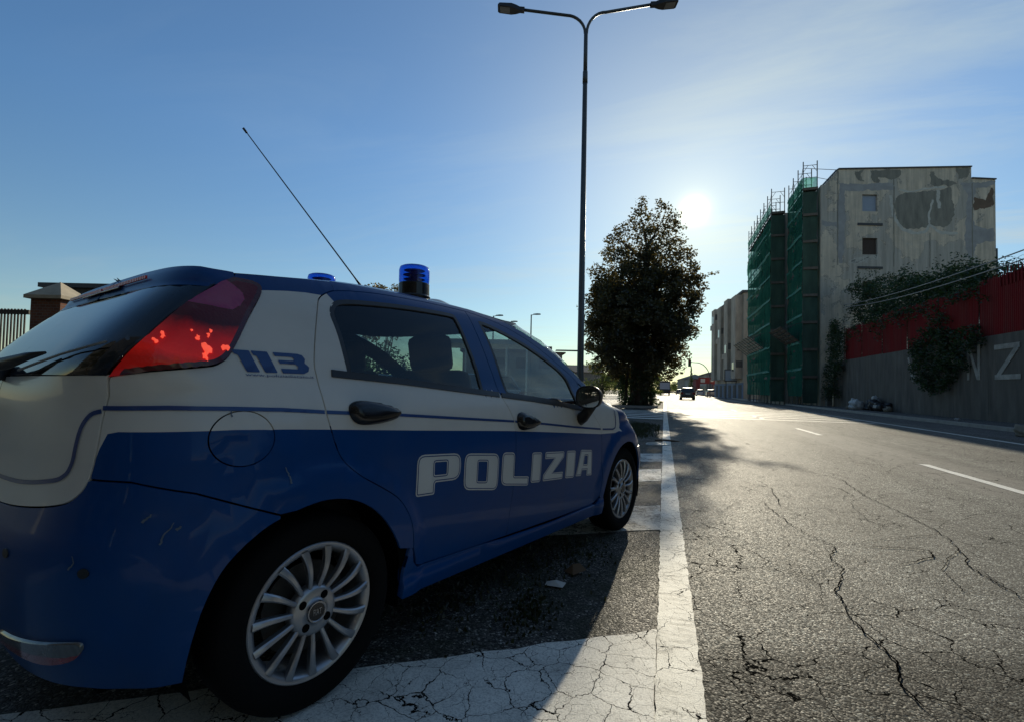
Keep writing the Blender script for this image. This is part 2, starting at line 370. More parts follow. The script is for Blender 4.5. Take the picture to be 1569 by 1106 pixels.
CRK=[([(0.825, 6.295), (1.111, 5.898), (1.033, 5.025), (0.92, 5.113), (0.949, 4.518), (1.018, 4.041), (1.123, 3.865), (1.027, 3.571), (1.019, 3.369), (0.885, 2.995), (0.821, 2.698), (0.837, 2.521), (0.868, 2.408), (0.877, 2.299), (0.83, 2.136), (0.83, 2.031), (0.835, 1.917)], 0.011), ([(1.565, 7.661), (1.861, 7.392), (2.07, 6.842), (1.98, 5.792), (2.018, 5.059), (2.005, 4.602), (1.943, 4.123), (1.8, 3.686), (1.788, 3.422), (1.774, 3.198)], 0.012), ([(1.529, 6.474), (1.634, 6.236), (1.849, 6.214), (1.873, 5.81), (1.654, 5.655), (1.429, 5.56)], 0.01), ([(1.23, 3.935), (1.383, 3.936), (1.583, 3.97), (1.707, 3.962), (1.651, 3.809), (1.514, 3.671), (1.403, 3.605)], 0.016), ([(1.022, 4.994), (1.328, 5.068), (1.559, 4.989), (1.85, 4.991)], 0.006), ([(1.747, 7.933), (1.348, 7.16), (1.162, 7.475), (0.928, 8.401)], 0.006), ([(1.123, 3.865), (1.387, 4.057), (1.769, 4.334), (1.997, 4.492)], 0.005), ([(1.027, 3.51), (0.793, 3.148), (0.687, 3.265)], 0.004), ([(2.005, 4.602), (2.25, 4.523), (2.381, 4.443), (2.386, 4.294)], 0.006), ([(1.943, 4.123), (1.605, 3.612), (1.521, 3.231), (1.639, 3.189)], 0.006), ([(2.245, 6.384), (1.699, 5.436), (1.598, 4.674), (1.704, 4.484)], 0.005), ([(1.809, 4.758), (1.485, 4.343), (1.309, 4.328)], 0.005), ([(0.453, 4.54), (0.669, 5.01), (0.737, 5.094)], 0.008), ([(2.018, 5.059), (2.182, 4.907), (2.326, 4.843)], 0.005), ([(0.868, 2.408), (0.721, 2.382), (0.604, 2.396)], 0.004), ([(0.815, 2.695), (0.964, 2.822), (1.101, 2.765)], 0.004), ([(3.868, 14.484), (4.381, 14.016), (4.928, 13.635), (6.128, 14.993)], 0.008), ([(4.278, 10.017), (4.725, 9.827), (5.467, 9.949)], 0.006), ([(1.306, 14.994), (1.653, 13.608), (1.621, 11.252)], 0.008), ([(1.84, 3.701), (1.793, 3.377), (1.864, 3.358)], 0.005), ([(1.033, 5.025), (1.182, 4.507), (1.389, 4.59), (1.57, 4.468)], 0.005)]
mb=MB()
for i,(pts,w) in enumerate(CRK): crackline(mb,pts,w*.55,i*7.3+1)
tag(mb.build('road_cracks',m_black),kind='structure')
# a kerbed island with the tree, and grass verge before it
mb=MB()
isl=[(-3.1,29.2),(-.62,29.2),(-.36,30.2),(-.36,52),(-3.1,52)]
mb.prism(isl,-.02,.13); tag(mb.build('kerb_island',m_kerb),kind='structure')
sheet('island_soil',[(-2.95,29.4),(-.72,29.4),(-.52,30.4),(-.52,51.8),(-2.95,51.8)],.135,m_earth,kind='structure')
m_grass=leafmat('grass_blade',(.030,.036,.014),.3)
def blades(name,area,n,h,seed,**k):
    rnd=random.Random(seed); v=[];f=[]
    for i in range(n):
        x,y,z=area(rnd); a=rnd.uniform(0,6.28); hh=h*rnd.uniform(.4,1.2); w=.004+.004*rnd.random(); lx,ly=rnd.gauss(0,.4)*hh,rnd.gauss(0,.4)*hh
        c,s=math.cos(a)*w,math.sin(a)*w; b=len(v)
        v+=[(x-c,y-s,z),(x+c,y+s,z),(x+c*.7+lx*.4,y+s*.7+ly*.4,z+hh*.6),(x-c*.7+lx*.4,y-s*.7+ly*.4,z+hh*.6),(x+lx,y+ly,z+hh)]
        f+=[(b,b+1,b+2,b+3),(b+3,b+2,b+4)]
    return tag(mesh(name,v,f,m_grass),kind='stuff',**k)
GC=[(random.Random(i).gauss(-.75,.28),random.Random(i+50).gauss(13.4,1.3),random.Random(i+90).uniform(.06,.24)) for i in range(50)]
def ga(rnd):
    k=rnd.choice(GC); return (min(-.12,rnd.gauss(k[0],k[2])),rnd.gauss(k[1],k[2]*1.3),0)
blades('grass',ga,4200,.09,3,label='dark tufts of grass growing along the parking strip beside the white line')
def gb(rnd):
    k=rnd.choice([(-.75,2.55,.16),(-1.0,2.2,.1),(-.55,3.1,.12),(-.95,3.0,.15),(-.6,2.2,.06)]); return (rnd.gauss(k[0],k[2]),rnd.gauss(k[1],k[2]*1.6),0)
blades('weeds',gb,1500,.022,4,label='low green weeds growing through the asphalt in the shade of the police car')
# ---------------------------------------------------------------- police car
m_blue=pmat('police_blue',(.0002,.047,.180),.34,spec=.15,coat=.18,var=.06,vs=3,dirt=.12,rvar=.05)
m_white=pmat('police_white',(.62,.59,.53),.40,spec=.4,coat=.25,var=.05,vs=3,dirt=.10,rvar=.05)
m_trim=pmat('black_trim',(.012,.012,.013),.45,var=.1,spec=.5)
m_shell=pmat('dark_shell',(.004,.004,.004),.95,var=.1,spec=.05)
m_rub=pmat('tyre_rubber',(.006,.006,.006),.9,var=.2,vs=20,spec=.12,bump=.15,bs=120)
m_alloy=pmat('alloy_silver',(.36,.37,.39),.36,metal=.75,var=.1,vs=9,coat=.25,dirt=.10)
m_disc=pmat('brake_disc',(.05,.048,.045),.6,metal=.6,var=.2)
m_win=glassmat('side_glass',(.58,.72,.70),dust=.07)
m_win2=glassmat('rear_side_glass',(.34,.44,.44),dust=.05)
m_rwin=glassmat('rear_glass',(.12,.17,.18),refl=.09,dust=.05)
m_wsh=glassmat('windscreen_glass',(.76,.88,.84),dust=.30)
m_mirror=pmat('mirror_glass',(.75,.78,.78),.03,metal=1,var=.02,rvar=0)
m_chrome=pmat('badge_chrome',(.30,.31,.33),.25,metal=.9,var=.05)
m_seat=pmat('seat_fabric',(.020,.022,.026),.9,var=.2,vs=20)
m_plast=pmat('black_gloss_plastic',(.008,.009,.011),.22,var=.05,spec=.5)
m_stripe=pmat('stripe_blue',(.006,.040,.165),.4,coat=.4,var=.05)
m_lens_r=pmat('red_lens',(.22,.002,.003),.12,coat=1,var=.25,vs=22,rvar=.02)
m_lens_p=pmat('clear_pink_lens',(.30,.012,.09),.20,coat=.3,var=.12,vs=9,rvar=.02)  # pink sky reflection on the clear lens, put into its colour
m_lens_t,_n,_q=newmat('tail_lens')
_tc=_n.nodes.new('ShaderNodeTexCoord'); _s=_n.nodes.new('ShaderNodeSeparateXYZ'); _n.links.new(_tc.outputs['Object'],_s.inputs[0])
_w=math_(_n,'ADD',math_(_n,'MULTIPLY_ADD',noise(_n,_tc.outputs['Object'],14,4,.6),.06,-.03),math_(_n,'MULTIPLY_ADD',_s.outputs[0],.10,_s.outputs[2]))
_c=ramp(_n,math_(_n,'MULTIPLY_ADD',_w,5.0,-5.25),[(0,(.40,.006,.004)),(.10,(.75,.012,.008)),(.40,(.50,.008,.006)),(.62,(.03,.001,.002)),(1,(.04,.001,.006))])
_n.links.new(_c,_q.inputs['Base Color']); _n.links.new(_c,_q.inputs['Emission Color']); _q.inputs['Emission Strength'].default_value=.17; _q.inputs['Roughness'].default_value=.30; _q.inputs['Specular IOR Level'].default_value=.3; _q.inputs['Coat Weight'].default_value=.25; _q.inputs['Coat Roughness'].default_value=.04  # emission added to brighten the red of the lens
_v=_n.nodes.new('ShaderNodeTexVoronoi'); _v.inputs['Scale'].default_value=120; _n.links.new(_tc.outputs['Object'],_v.inputs['Vector']); _b=_n.nodes.new('ShaderNodeBump'); _b.inputs['Strength'].default_value=.25; _b.inputs['Distance'].default_value=.002; _n.links.new(_v.outputs[0],_b.inputs['Height']); _n.links.new(_b.outputs[0],_q.inputs['Normal'])
m_lens_d=pmat('dark_red_lens',(.060,.001,.004),.2,coat=.3,var=.15,vs=10,rvar=.02)
m_clear=pmat('clear_lens',(.11,.115,.115),.15,metal=.3,coat=.6,var=.45,vs=26,stretch=(1,3,.2),rvar=.04)
m_glint=pmat('bulb_reflector',(1.0,.08,.05),.5,coat=.0,var=.6,vs=60,rvar=0)
_q=m_glint.node_tree.nodes['Principled BSDF']; _q.inputs['Emission Color'].default_value=(1,.10,.05,1); _q.inputs['Emission Strength'].default_value=.8   # emission added to brighten the glints painted on the tail lens
m_letter=pmat('reflective_lettering',(.56,.56,.53),.5,var=.06,vs=5)
# blue beacon dome
m_dome,_nt,_p=newmat('beacon_blue'); _nt.nodes.remove(_p)
_t=_nt.nodes.new('ShaderNodeBsdfTransparent'); _t.inputs[0].default_value=(.10,.36,.86,1)
_g=_nt.nodes.new('ShaderNodeBsdfGlossy'); _g.inputs['Roughness'].default_value=.08
_tr=_nt.nodes.new('ShaderNodeBsdfTranslucent'); _tr.inputs[0].default_value=(.01,.12,.75,1)
_m=_nt.nodes.new('ShaderNodeMixShader'); _m.inputs[0].default_value=.22; _nt.links.new(_t.outputs[0],_m.inputs[1]); _nt.links.new(_tr.outputs[0],_m.inputs[2])
_fr=fresnel(_nt); _m2=_nt.nodes.new('ShaderNodeMixShader'); _nt.links.new(_fr.outputs[0],_m2.inputs[0]); _nt.links.new(_m.outputs[0],_m2.inputs[1]); _nt.links.new(_g.outputs[0],_m2.inputs[2])
_nt.links.new(_m2.outputs[0],_nt.nodes['Material Output'].inputs[0])

def _li(t,xs,ys):
    if t<=xs[0]: return ys[0]
    for i in range(1,len(xs)):
        if t<=xs[i]:
            k=(t-xs[i-1])/(xs[i]-xs[i-1]); return ys[i-1]+k*(ys[i]-ys[i-1])
    return ys[-1]
def _cr(t,xs,ys):   # monotone-ish smooth interpolation (catmull-rom on uneven knots)
    n=len(xs)
    if t<=xs[0]: return ys[0]
    if t>=xs[-1]: return ys[-1]
    i=1
    while t>xs[i]: i+=1
    x0,x1=xs[i-1],xs[i]; y0,y1=ys[i-1],ys[i]; h=x1-x0
    m0=(y1-ys[i-2])/(x1-xs[i-2]) if i>1 else (y1-y0)/h
    m1=(ys[i+1]-y0)/(xs[i+1]-x0) if i+1<n else (y1-y0)/h
    s=(t-x0)/h
    return (2*s**3-3*s*s+1)*y0+(s**3-2*s*s+s)*h*m0+(-2*s**3+3*s*s)*y1+(s**3-s*s)*h*m1
WZ=[.12,.20,.30,.42,.55,.68,.80,.90,.98,1.04,1.12,1.22,1.32,1.38,1.42,1.45]
WW=[.755,.79,.812,.828,.842,.850,.850,.840,.820,.795,.772,.738,.695,.662,.628,.585]
RZ=[.15,.25,.35,.50,.62,.70,.78,.90,.99,1.05,1.12,1.22,1.32,1.38,1.42,1.45]
RX=[-.56,-.61,-.64,-.665,-.665,-.645,-.63,-.625,-.62,-.605,-.565,-.482,-.385,-.325,-.29,-.25]
FZ=[.15,.25,.35,.50,.62,.72,.80,.88,.95,1.05,1.2,1.3,1.38,1.42,1.45]
FX=[3.14,3.26,3.31,3.31,3.25,3.16,3.04,2.86,2.47,2.20,1.925,1.745,1.565,1.445,1.325]
def Wz(z): return _cr(z,WZ,WW)
def Rx(z): return _cr(z,RZ,RX)
def Fx(z): return _cr(z,FZ,FX)
AR=.55
AZ=[.8,.9,1.0,1.2,1.45]; AX=[.85,.60,.34,.235,.235]
def Af(z): return _li(z,AZ,AX)
def _tab(A,B,n,N=160):
    pts=[];L=[0]
    for i in range(N+1):
        th=i/N*math.pi/2
        pts.append((A*math.sin(th)**(2/n), B*max(0,math.cos(th))**(2/n)))
    for i in range(1,N+1): L.append(L[-1]+math.hypot(pts[i][0]-pts[i-1][0],pts[i][1]-pts[i-1][1]))
    return pts,L
_cache={}
def _corner(A,B,n,t):
    k=(round(A,3),round(B,3),round(n,2))
    if k not in _cache: _cache[k]=_tab(k[0],k[1],n)
    pts,L=_cache[k]; t*=L[-1]
    lo,hi=0,len(L)-1
    if t>=L[-1]: return pts[-1]
    while hi-lo>1:
        m=(lo+hi)//2
        if L[m]<=t: lo=m
        else: hi=m
    s=(t-L[lo])/(L[hi]-L[lo]); p,q=pts[lo],pts[hi]
    return (p[0]+s*(q[0]-p[0]),p[1]+s*(q[1]-p[1]))
LR=1.10; LF=1.35    # normalised lengths of rear and front corner arcs
def uc(z): return Rx(z)+AR-LR      # u of the rear centre line
def uf(z): return Fx(z)-Af(z)+LF      # u of the front centre line
def _ss(t):
    t=max(0.0,min(1.0,t)); return t*t*(3-2*t)
def flare(u,z):
    if z>.95: return 0.0
    a=math.hypot(u,z-.325); b=math.hypot(u-2.48,z-.325)
    return .017*_ss((.475-min(a,b))/.065)
def S(u,z,off=0.0):
    """car body surface: u = x along the flank, runs round the corners; returns (x, y_right, z)"""
    if off:
        e=.004
        p=S(u,z);a=S(u+e,z);b=S(u,z+e)
        d1=[a[i]-p[i] for i in range(3)]; d2=[b[i]-p[i] for i in range(3)]
        n=(d1[1]*d2[2]-d1[2]*d2[1], d1[2]*d2[0]-d1[0]*d2[2], d1[0]*d2[1]-d1[1]*d2[0])
        l=math.sqrt(sum(c*c for c in n)) or 1
        sg=-1 
        n=[sg*c/l for c in n]
        return (p[0]+n[0]*off,p[1]+n[1]*off,p[2]+n[2]*off)
    xs=Rx(z)+AR; AF=Af(z); xf=Fx(z)-AF
    w=Wz(z); fl=flare(u,z)
    if u<xs:
        a,y=_corner(AR,w,3.6+4.4*_ss((z-.98)/.16),min(1,(xs-u)/LR)); return (xs-a,y+fl*y/w,z)
    if u>xf:
        a,y=_corner(AF,w,2.7,min(1,(u-xf)/LF)); return (xf+a,y+fl*y/w,z)
    return (u,w+fl,z)


def seg_resample(poly,step,closed=True):
    out=[]; n=len(poly)
    for i in range(n if closed else n-1):
        a=poly[i]; b=poly[(i+1)%n]; L=math.hypot(b[0]-a[0],b[1]-a[1]); k=max(1,int(math.ceil(L/step)))
        for j in range(k): out.append((a[0]+(b[0]-a[0])*j/k,a[1]+(b[1]-a[1])*j/k))
    if not closed: out.append(poly[-1])
    return out
def smooth_curve(pts,closed=False,n=6):
    P=[Vector((p[0],p[1])) for p in pts]; m=len(P); out=[]
    for i in range(m if closed else m-1):
        p0=P[(i-1)%m] if closed or i>0 else P[0]; p1=P[i]; p2=P[(i+1)%m]; p3=P[(i+2)%m] if closed or i+2<m else P[-1]
        for j in range(n):
            t=j/n
            q=.5*((2*p1)+(p2-p0)*t+(2*p0-5*p1+4*p2-p3)*t*t+(3*p1-p0-3*p2+p3)*t**3); out.append((q.x,q.y))
    if not closed: out.append(tuple(P[-1]))
    return out
def pip(p,poly):
    x,y=p; c=False; n=len(poly); j=n-1
    for i in range(n):
        xi,yi=poly[i]; xj,yj=poly[j]
        if (yi>y)!=(yj>y) and x<(xj-xi)*(y-yi)/(yj-yi)+xi: c=not c
        j=i
    return c
def area2(poly): return sum(poly[i][0]*poly[(i+1)%len(poly)][1]-poly[(i+1)%len(poly)][0]*poly[i][1] for i in range(len(poly)))
def inset(poly,d):
    """offset inwards by d (closed polygon)"""
    s=1 if area2(poly)>0 else -1; n=len(poly); out=[]
    for i in range(n):
        a=poly[i-1]; b=poly[i]; c=poly[(i+1)%n]
        d1=(b[0]-a[0],b[1]-a[1]); d2=(c[0]-b[0],c[1]-b[1]); l1=math.hypot(*d1) or 1e-9; l2=math.hypot(*d2) or 1e-9
        n1=(-d1[1]/l1*s,d1[0]/l1*s); n2=(-d2[1]/l2*s,d2[0]/l2*s)
        bx,by=n1[0]+n2[0],n1[1]+n2[1]; q=max(.5,(bx*bx+by*by)/2)
        out.append((b[0]+bx/q*d,b[1]+by/q*d))
    return out
def dist_seg(p,a,b):
    dx,dy=b[0]-a[0],b[1]-a[1]; l=dx*dx+dy*dy
    t=0 if l==0 else max(0,min(1,((p[0]-a[0])*dx+(p[1]-a[1])*dy)/l))
    return math.hypot(p[0]-a[0]-t*dx,p[1]-a[1]-t*dy)
def tri2d(outer,holes=(),lines=(),grid=.04):
    V=[];Eg=[]
    for L in [outer]+list(holes):
        b=len(V); V+=[Vector(p) for p in L]; Eg+=[(b+i,b+(i+1)%len(L)) for i in range(len(L))]
    for L in lines:
        b=len(V); V+=[Vector(p) for p in L]; Eg+=[(b+i,b+i+1) for i in range(len(L)-1)]
    segs=[(V[a],V[b]) for a,b in Eg]
    x0=min(p[0] for p in outer);x1=max(p[0] for p in outer);y0=min(p[1] for p in outer);y1=max(p[1] for p in outer)
    nx=int((x1-x0)/grid)+1; ny=int((y1-y0)/grid)+1
    for j in range(ny+1):
        for i in range(nx+1):
            p=(x0+(i+.5*(j%2))*grid,y0+j*grid)
            if not pip(p,outer) or any(pip(p,h) for h in holes): continue
            ok=True
            for a,b in segs:
                if abs(a[0]-p[0])<grid*3 and abs(a[1]-p[1])<grid*3 and dist_seg(p,a,b)<grid*.45: ok=False;break
            if ok: V.append(Vector(p))
    r=delaunay_2d_cdt(V,Eg,[],0,1e-6)
    vs=[(p.x,p.y) for p in r[0]]; F=[]
    for t in r[2]:
        c=(sum(vs[i][0] for i in t)/3,sum(vs[i][1] for i in t)/3)
        if pip(c,outer) and not any(pip(c,h) for h in holes): F.append(tuple(t))
    used=sorted({i for t in F for i in t}); mp={i:k for k,i in enumerate(used)}
    return [vs[i] for i in used],[tuple(mp[i] for i in t) for t in F]
def surf_n(u,z,off=0):
    p=S(u,z); e=.003
    a=S(u+e,z);a0=S(u-e,z); b=S(u,z+e);b0=S(u,z-e)
    d1=Vector(a)-Vector(a0); d2=Vector(b)-Vector(b0)
    n=d1.cross(d2)*-1
    if n.length<1e-12: n=Vector((0,1,0))
    n.normalize(); return Vector(p)+n*off,n
def panel(name,outer,mats,parent,holes=(),lines=(),classify=None,off=0,grid=.04,skirt=.012,mirror=False,right=True,step=.025,bulge=None,smoothpoly=False):
    """body panel on the car surface with turned-in edges; right/left side or mirrored into one mesh"""
    outer=seg_resample(outer,step); holes=[seg_resample(h,step) for h in holes]; lines=[seg_resample(l,step,False) for l in lines]
    vs,F=tri2d(outer,holes,lines,grid)
    P=[];Nn=[]
    for (u,z) in vs:
        o=off+(bulge(u,z) if bulge else 0)
        p,n=surf_n(u,z,o); P.append(p);Nn.append(n)
    if bulge:   # numeric normals
        Nn=[]
        for (u,z) in vs:
            e=.004
            f=lambda a,b: surf_n(a,b,off+bulge(a,b))[0]
            d=(f(u+e,z)-f(u-e,z)).cross(f(u,z+e)-f(u,z-e))*-1; d.normalize(); Nn.append(d)
    mi=[classify(sum(vs[i][0] for i in t)/3,sum(vs[i][1] for i in t)/3) if classify else 0 for t in F]
    # orientation: outward
    FF=[]
    for t in F:
        a,b,c=(P[i] for i in t); n=(b-a).cross(c-a)
        FF.append(t if n.dot(Nn[t[0]]+Nn[t[1]]+Nn[t[2]])>0 else t[::-1])
    F=FF
    if skirt:
        ec={}
        for fi,t in enumerate(F):
            for k in range(3): ec.setdefault(frozenset((t[k],t[(k+1)%3])),[]).append((t[k],t[(k+1)%3],fi))
        ins={}
        for key,l in list(ec.items()):
            if len(l)==1:
                a,b,fi=l[0]; 
                if mirror and abs(P[a][1])<.004 and abs(P[b][1])<.004: continue
                ia=len(P); 
                e=(P[b]-P[a]); nn=(Nn[a]+Nn[b]).normalized(); sn=e.cross(nn).normalized()
                P+= [P[a].copy(),P[b].copy(),P[b]-Nn[b]*skirt,P[a]-Nn[a]*skirt]; Nn+=[(sn+Nn[a]).normalized(),(sn+Nn[b]).normalized(),sn,sn]
                F.append((ia+1,ia,ia+3,ia+2)); mi.append(mi[fi])
    def out(side):
        return [(p[0],-p[1]*side,p[2]) for p in P],[(n[0],-n[1]*side,n[2]) for n in Nn],([f[::-1] for f in F] if side>0 else list(F))
    # S gives y to the right; blender y is left -> mirroring flips winding for the right side
    if mirror:
        v1,n1,f1=out(1); v2,n2,f2=out(-1); k=len(v1)
        V=v1+v2; NN=n1+n2; FA=f1+[tuple(i+k for i in f) for f in f2]; MI=mi+mi
    else: V,NN,FA=out(1 if right else -1); MI=mi
    me=bpy.data.meshes.new(name); me.from_pydata(V,[],FA)
    for m in (mats if isinstance(mats,(list,tuple)) else [mats]): me.materials.append(m)
    me.polygons.foreach_set('material_index',MI); me.polygons.foreach_set('use_smooth',[True]*len(FA)); me.update()
    # fix winding against the wanted normals
    me.normals_split_custom_set_from_vertices([Vector(n).normalized() for n in NN])
    o=bpy.data.objects.new(name,me); COL.objects.link(o); o.parent=parent
    return o
def decal(name,poly,mat,parent,off=.0018,right=True,mirror=False,holes=(),grid=.03,step=.012):
    return panel(name,poly,mat,parent,holes=holes,off=off,grid=grid,skirt=0,right=right,mirror=mirror,step=step)
def band(line,w0,w1=None):
    """closed ribbon polygon round a polyline in (u,z)"""
    w1=w0 if w1 is None else w1; L=[];Rr=[];n=len(line)
    for i,p in enumerate(line):
        a=line[max(i-1,0)]; b=line[min(i+1,n-1)]; dx,dy=b[0]-a[0],b[1]-a[1]; l=math.hypot(dx,dy) or 1; w=(w0+(w1-w0)*i/(n-1))/2
        L.append((p[0]-dy/l*w,p[1]+dx/l*w)); Rr.append((p[0]+dy/l*w,p[1]-dx/l*w))
    return L+Rr[::-1]
CARYAW=0.31484
car=empty('police_car',(-1.8324,1.5728,0),math.pi/2-CARYAW,label='blue and white police hatchback with two roof beacons parked nose away beside the white line',cat='police car')
G_=.0022   # half panel gap
ARCH_R=smooth_curve([(-.352,.25),(-.345,.342),(-.322,.46),(-.279,.553),(-.197,.625),(-.11,.657),(0,.671),(.112,.645),(.215,.575),(.303,.46),(.341,.348),(.345,.235)],n=4)
ARCH_F=smooth_curve([(2.13,.20),(2.128,.333),(2.191,.505),(2.295,.613),(2.424,.658),(2.569,.645),(2.688,.572),(2.78,.47),(2.83,.34),(2.84,.215)],n=4)
TAILGAP=smooth_curve([(-0.5061,1.0457),(-.534,.957),(-.547,.86),(-.563,.787),(-.587,.75),(-.636,.723),(-.773,.703),(-.949,.69),(uc(.685),.685)],n=5)
SEAM=[(-.557,.786),(-.47,.781),(-.344,.744),(-.155,.652)]
TL=smooth_curve([(-0.5012,1.0466),(-0.4029,1.1550),(-0.3343,1.2385),(-0.2419,1.3330)],n=3)+smooth_curve([(-0.2089,1.3553),(-0.1522,1.3512),(-0.1352,1.3240),(-0.1850,1.2315),(-0.2425,1.1237),(-0.2790,1.0871),(-0.3193,1.0762),(-0.4218,1.0608)],n=4)[:-1]+[(-0.4218,1.0608)]
RD_TOP=smooth_curve([(0.0420,1.2919),(0.0590,1.3347),(0.0936,1.3629),(0.1472,1.3829),(.271,1.401),(.417,1.411),(.634,1.416),(.885,1.413)],n=5)
RD_REAR=smooth_curve([(.387,.415),(.372,.498),(.338,.568),(.282,.631),(.191,.688),(.12,.73),(.067,.776),(.035,.825),(.011,.903),(-.001,.968),(-0.0090,1.0501),(-0.0126,1.1100),(0.0125,1.2049),(0.0420,1.2919)],n=3)
BGAP=smooth_curve([(.885,1.413),(.895,1.335),(.918,1.2),(.943,1.091),(.967,1.0),(1.0,.948),(1.031,.895),(1.045,.85),(1.05,.78),(1.052,.626),(1.046,.514),(1.038,.365),(1.035,.306)],n=4)
FD_TOP=smooth_curve([(.885,1.413),(1.058,1.391),(1.219,1.354),(1.391,1.295),(1.548,1.219),(1.712,1.138),(1.80,1.085)],n=4)
FD_FRONT=smooth_curve([(1.80,1.085),(1.835,1.0),(1.88,.93),(1.934,.87),(2.014,.798),(2.04,.73),(2.059,.6),(2.073,.45),(2.057,.33)],n=4)
RWIN=smooth_curve([(0.1151,1.0660),(0.1080,1.1300),(0.0990,1.2080),(0.0896,1.2651),(0.0922,1.2979),(0.1099,1.3249),(0.1482,1.3431),(.249,1.357),(.44,1.371),(.638,1.377),(.755,1.376),(.778,1.366),(.790,1.33),(.808,1.23),(.830,1.12),(.842,1.012)],n=3)+[(.539,1.035)]
FWIN=smooth_curve([(1.024,1.002),(1.000,1.10),(.978,1.24),(.958,1.34),(.968,1.366),(1.094,1.343),(1.304,1.283),(1.475,1.215),(1.62,1.145),(1.690,1.085),(1.715,1.02),(1.742,.925)],n=3)+[(1.4,.968)]
BLUE=[(-.557,.786),(-.542,.862),(-.524,.902),(-.50,.9075),(-.261,.907),(-.121,.900),(.065,.888),(.393,.866),(.995,.828),(1.377,.798),(2.023,.745),(2.26,.738),(2.315,.748),(2.335,.79),(2.335,1.0)]
def blue_z(u): 
    return _li(u,[-.557,-.542,-.524,-.50,-.261,.065,.393,.995,1.377,2.023,2.335,2.336],[.786,.862,.902,.9075,.907,.888,.866,.828,.798,.745,.74,1.1])
RAIL=[(-0.1873,1.3197),(-0.1340,1.3298),(-0.0495,1.3435),(0.0115,1.3498),(0.1258,1.3524)]
def cls_body(u,z): return 1 if z<blue_z(u) else 0     # 0 white, 1 blue
def cls_q(u,z): return 1 if (z<blue_z(u) or z>_li(u,[-.187,-.134,.0115,.3],[1.320,1.330,1.350,1.356])) else 0
def cls_rd(u,z):
    if z<blue_z(u): return 1
    if u<.10 and z<1.352: return 0
    if z>1.06 : return 0 if (u<.135 and z<1.342) else 1
    return 0 if (z<1.035-(u-.3)*.045+.02 or u<.12) and not (u>.835 and z>1.005) else 1
def cls_fd(u,z):
    if z<blue_z(u): return 1
    return 1 if z>1.009-(u-.961)*.1235 else 0
WB=[m_white,m_blue]
def both(name,outer,mats,**k):
    r=panel(name,outer,mats,car,**k); l=panel(name,outer,mats,car,right=False,**k); return r,l
def ins(poly): return inset(seg_resample(poly,.03),G_)
# rear bumper
bp=[(uc(.25),.25)]+seg_resample([(uc(.25),.25),(-.85,.25),(-.55,.262),(-.352,.25)],.05,False)[1:]
bp+=[p for p in ARCH_R if p[0]<-.155]+[(-.155,.646)]+SEAM[::-1][0:]+[(p[0]-.001,p[1]-.0025) for p in TAILGAP if p[0]<-.56 and p[1]<.79]
bp+=[(uc(z),z) for z in (.62,.55,.45,.35)]
panel('rear_bumper',bp,m_blue,car,mirror=True,grid=.05,lines=[])
# tailgate
tg=[p for p in TAILGAP]; tg=[(p[0]-.0035,p[1]+.0015) for p in tg][:-1]+[(uc(.6865),.6865)]+[(uc(z),z) for z in (.75,.85,.95)]+[(uc(1.04),1.04)]+[(-.9,1.043),(-.7,1.044)]
tgo=panel('tailgate',tg,m_white,car,mirror=True,grid=.05)
STR_T=smooth_curve([(-.540,.958),(-.567,.948),(-.59,.918),(-.603,.873),(-.613,.824),(-.636,.792),(-.69,.775),(-.85,.757),(uc(.745),.745)],n=5)
decal('stripe',band(STR_T,.011),m_stripe,tgo,mirror=True)
# tail glass
RG=[(-0.5070,1.0489),(-0.4333,1.1302),(-0.3727,1.2078),(-0.3401,1.2424),(-0.2501,1.3323),(-0.2717,1.3329)]+[(-0.5600,1.3398),(-0.8602,1.3481),(uc(1.355),1.355)]+[(uc(z),z) for z in (1.3,1.25,1.2,1.15,1.1)]+[(uc(1.0445),1.0445),(-.9,1.047),(-0.6205,1.0473)]
rgo=panel('rear_window',RG,m_rwin,tgo,mirror=True,grid=.05,off=.002,skirt=.004)
m_frit=pmat('glass_black_border',(.008,.014,.022),.12,spec=.6,var=.05)
panel('glass_border',[(-0.5072,1.0503),(-0.4341,1.1310),(-0.3736,1.2087),(-0.3410,1.2431),(-0.2523,1.3312),(-0.3054,1.3303),(-0.3918,1.2421),(-0.4326,1.1933),(-0.4913,1.1133),(-0.5516,1.0502)],m_frit,rgo,grid=.04,off=.0032,skirt=.001)
panel('glass_border',[(-0.5072,1.0503),(-0.4341,1.1310),(-0.3736,1.2087),(-0.3410,1.2431),(-0.2523,1.3312),(-0.3054,1.3303),(-0.3918,1.2421),(-0.4326,1.1933),(-0.4913,1.1133),(-0.5516,1.0502)],m_frit,rgo,right=False,grid=.04,off=.0032,skirt=.001)
def lipoff(u,z): 
    t=max(0,min(1,(z-1.325)/.03)); e=max(0,min(1,(-.205-u)/.08)); return .003+.014*t*t*(3-2*t)*e
SP=[(-0.2420,1.3315),(-0.2746,1.3150),(-0.5368,1.3128),(-0.8336,1.3191),(uc(1.324),1.324)]+[(uc(z),z) for z in (1.35,1.37)]+[(uc(1.392),1.392),(-0.9000,1.3914),(-0.5990,1.3875),(-0.2665,1.3703),(-0.2062,1.3756),(-0.2049,1.3587)]
spo=panel('roof_spoiler',SP,m_blue,tgo,mirror=True,grid=.02,bulge=lipoff,skirt=.022,step=.02)
BL=[(-0.730,1.3340),(-0.730,1.3520),(-0.9000,1.3560),(uc(1.357),1.357),(uc(1.337),1.337),(-0.8632,1.3350)]
blo=panel('brake_light',BL,m_lens_d,tgo,mirror=True,off=.0185,grid=.02,skirt=.004)
m_led=pmat('led_red',(.85,.02,.01),.3,coat=.3)
mb=MB()
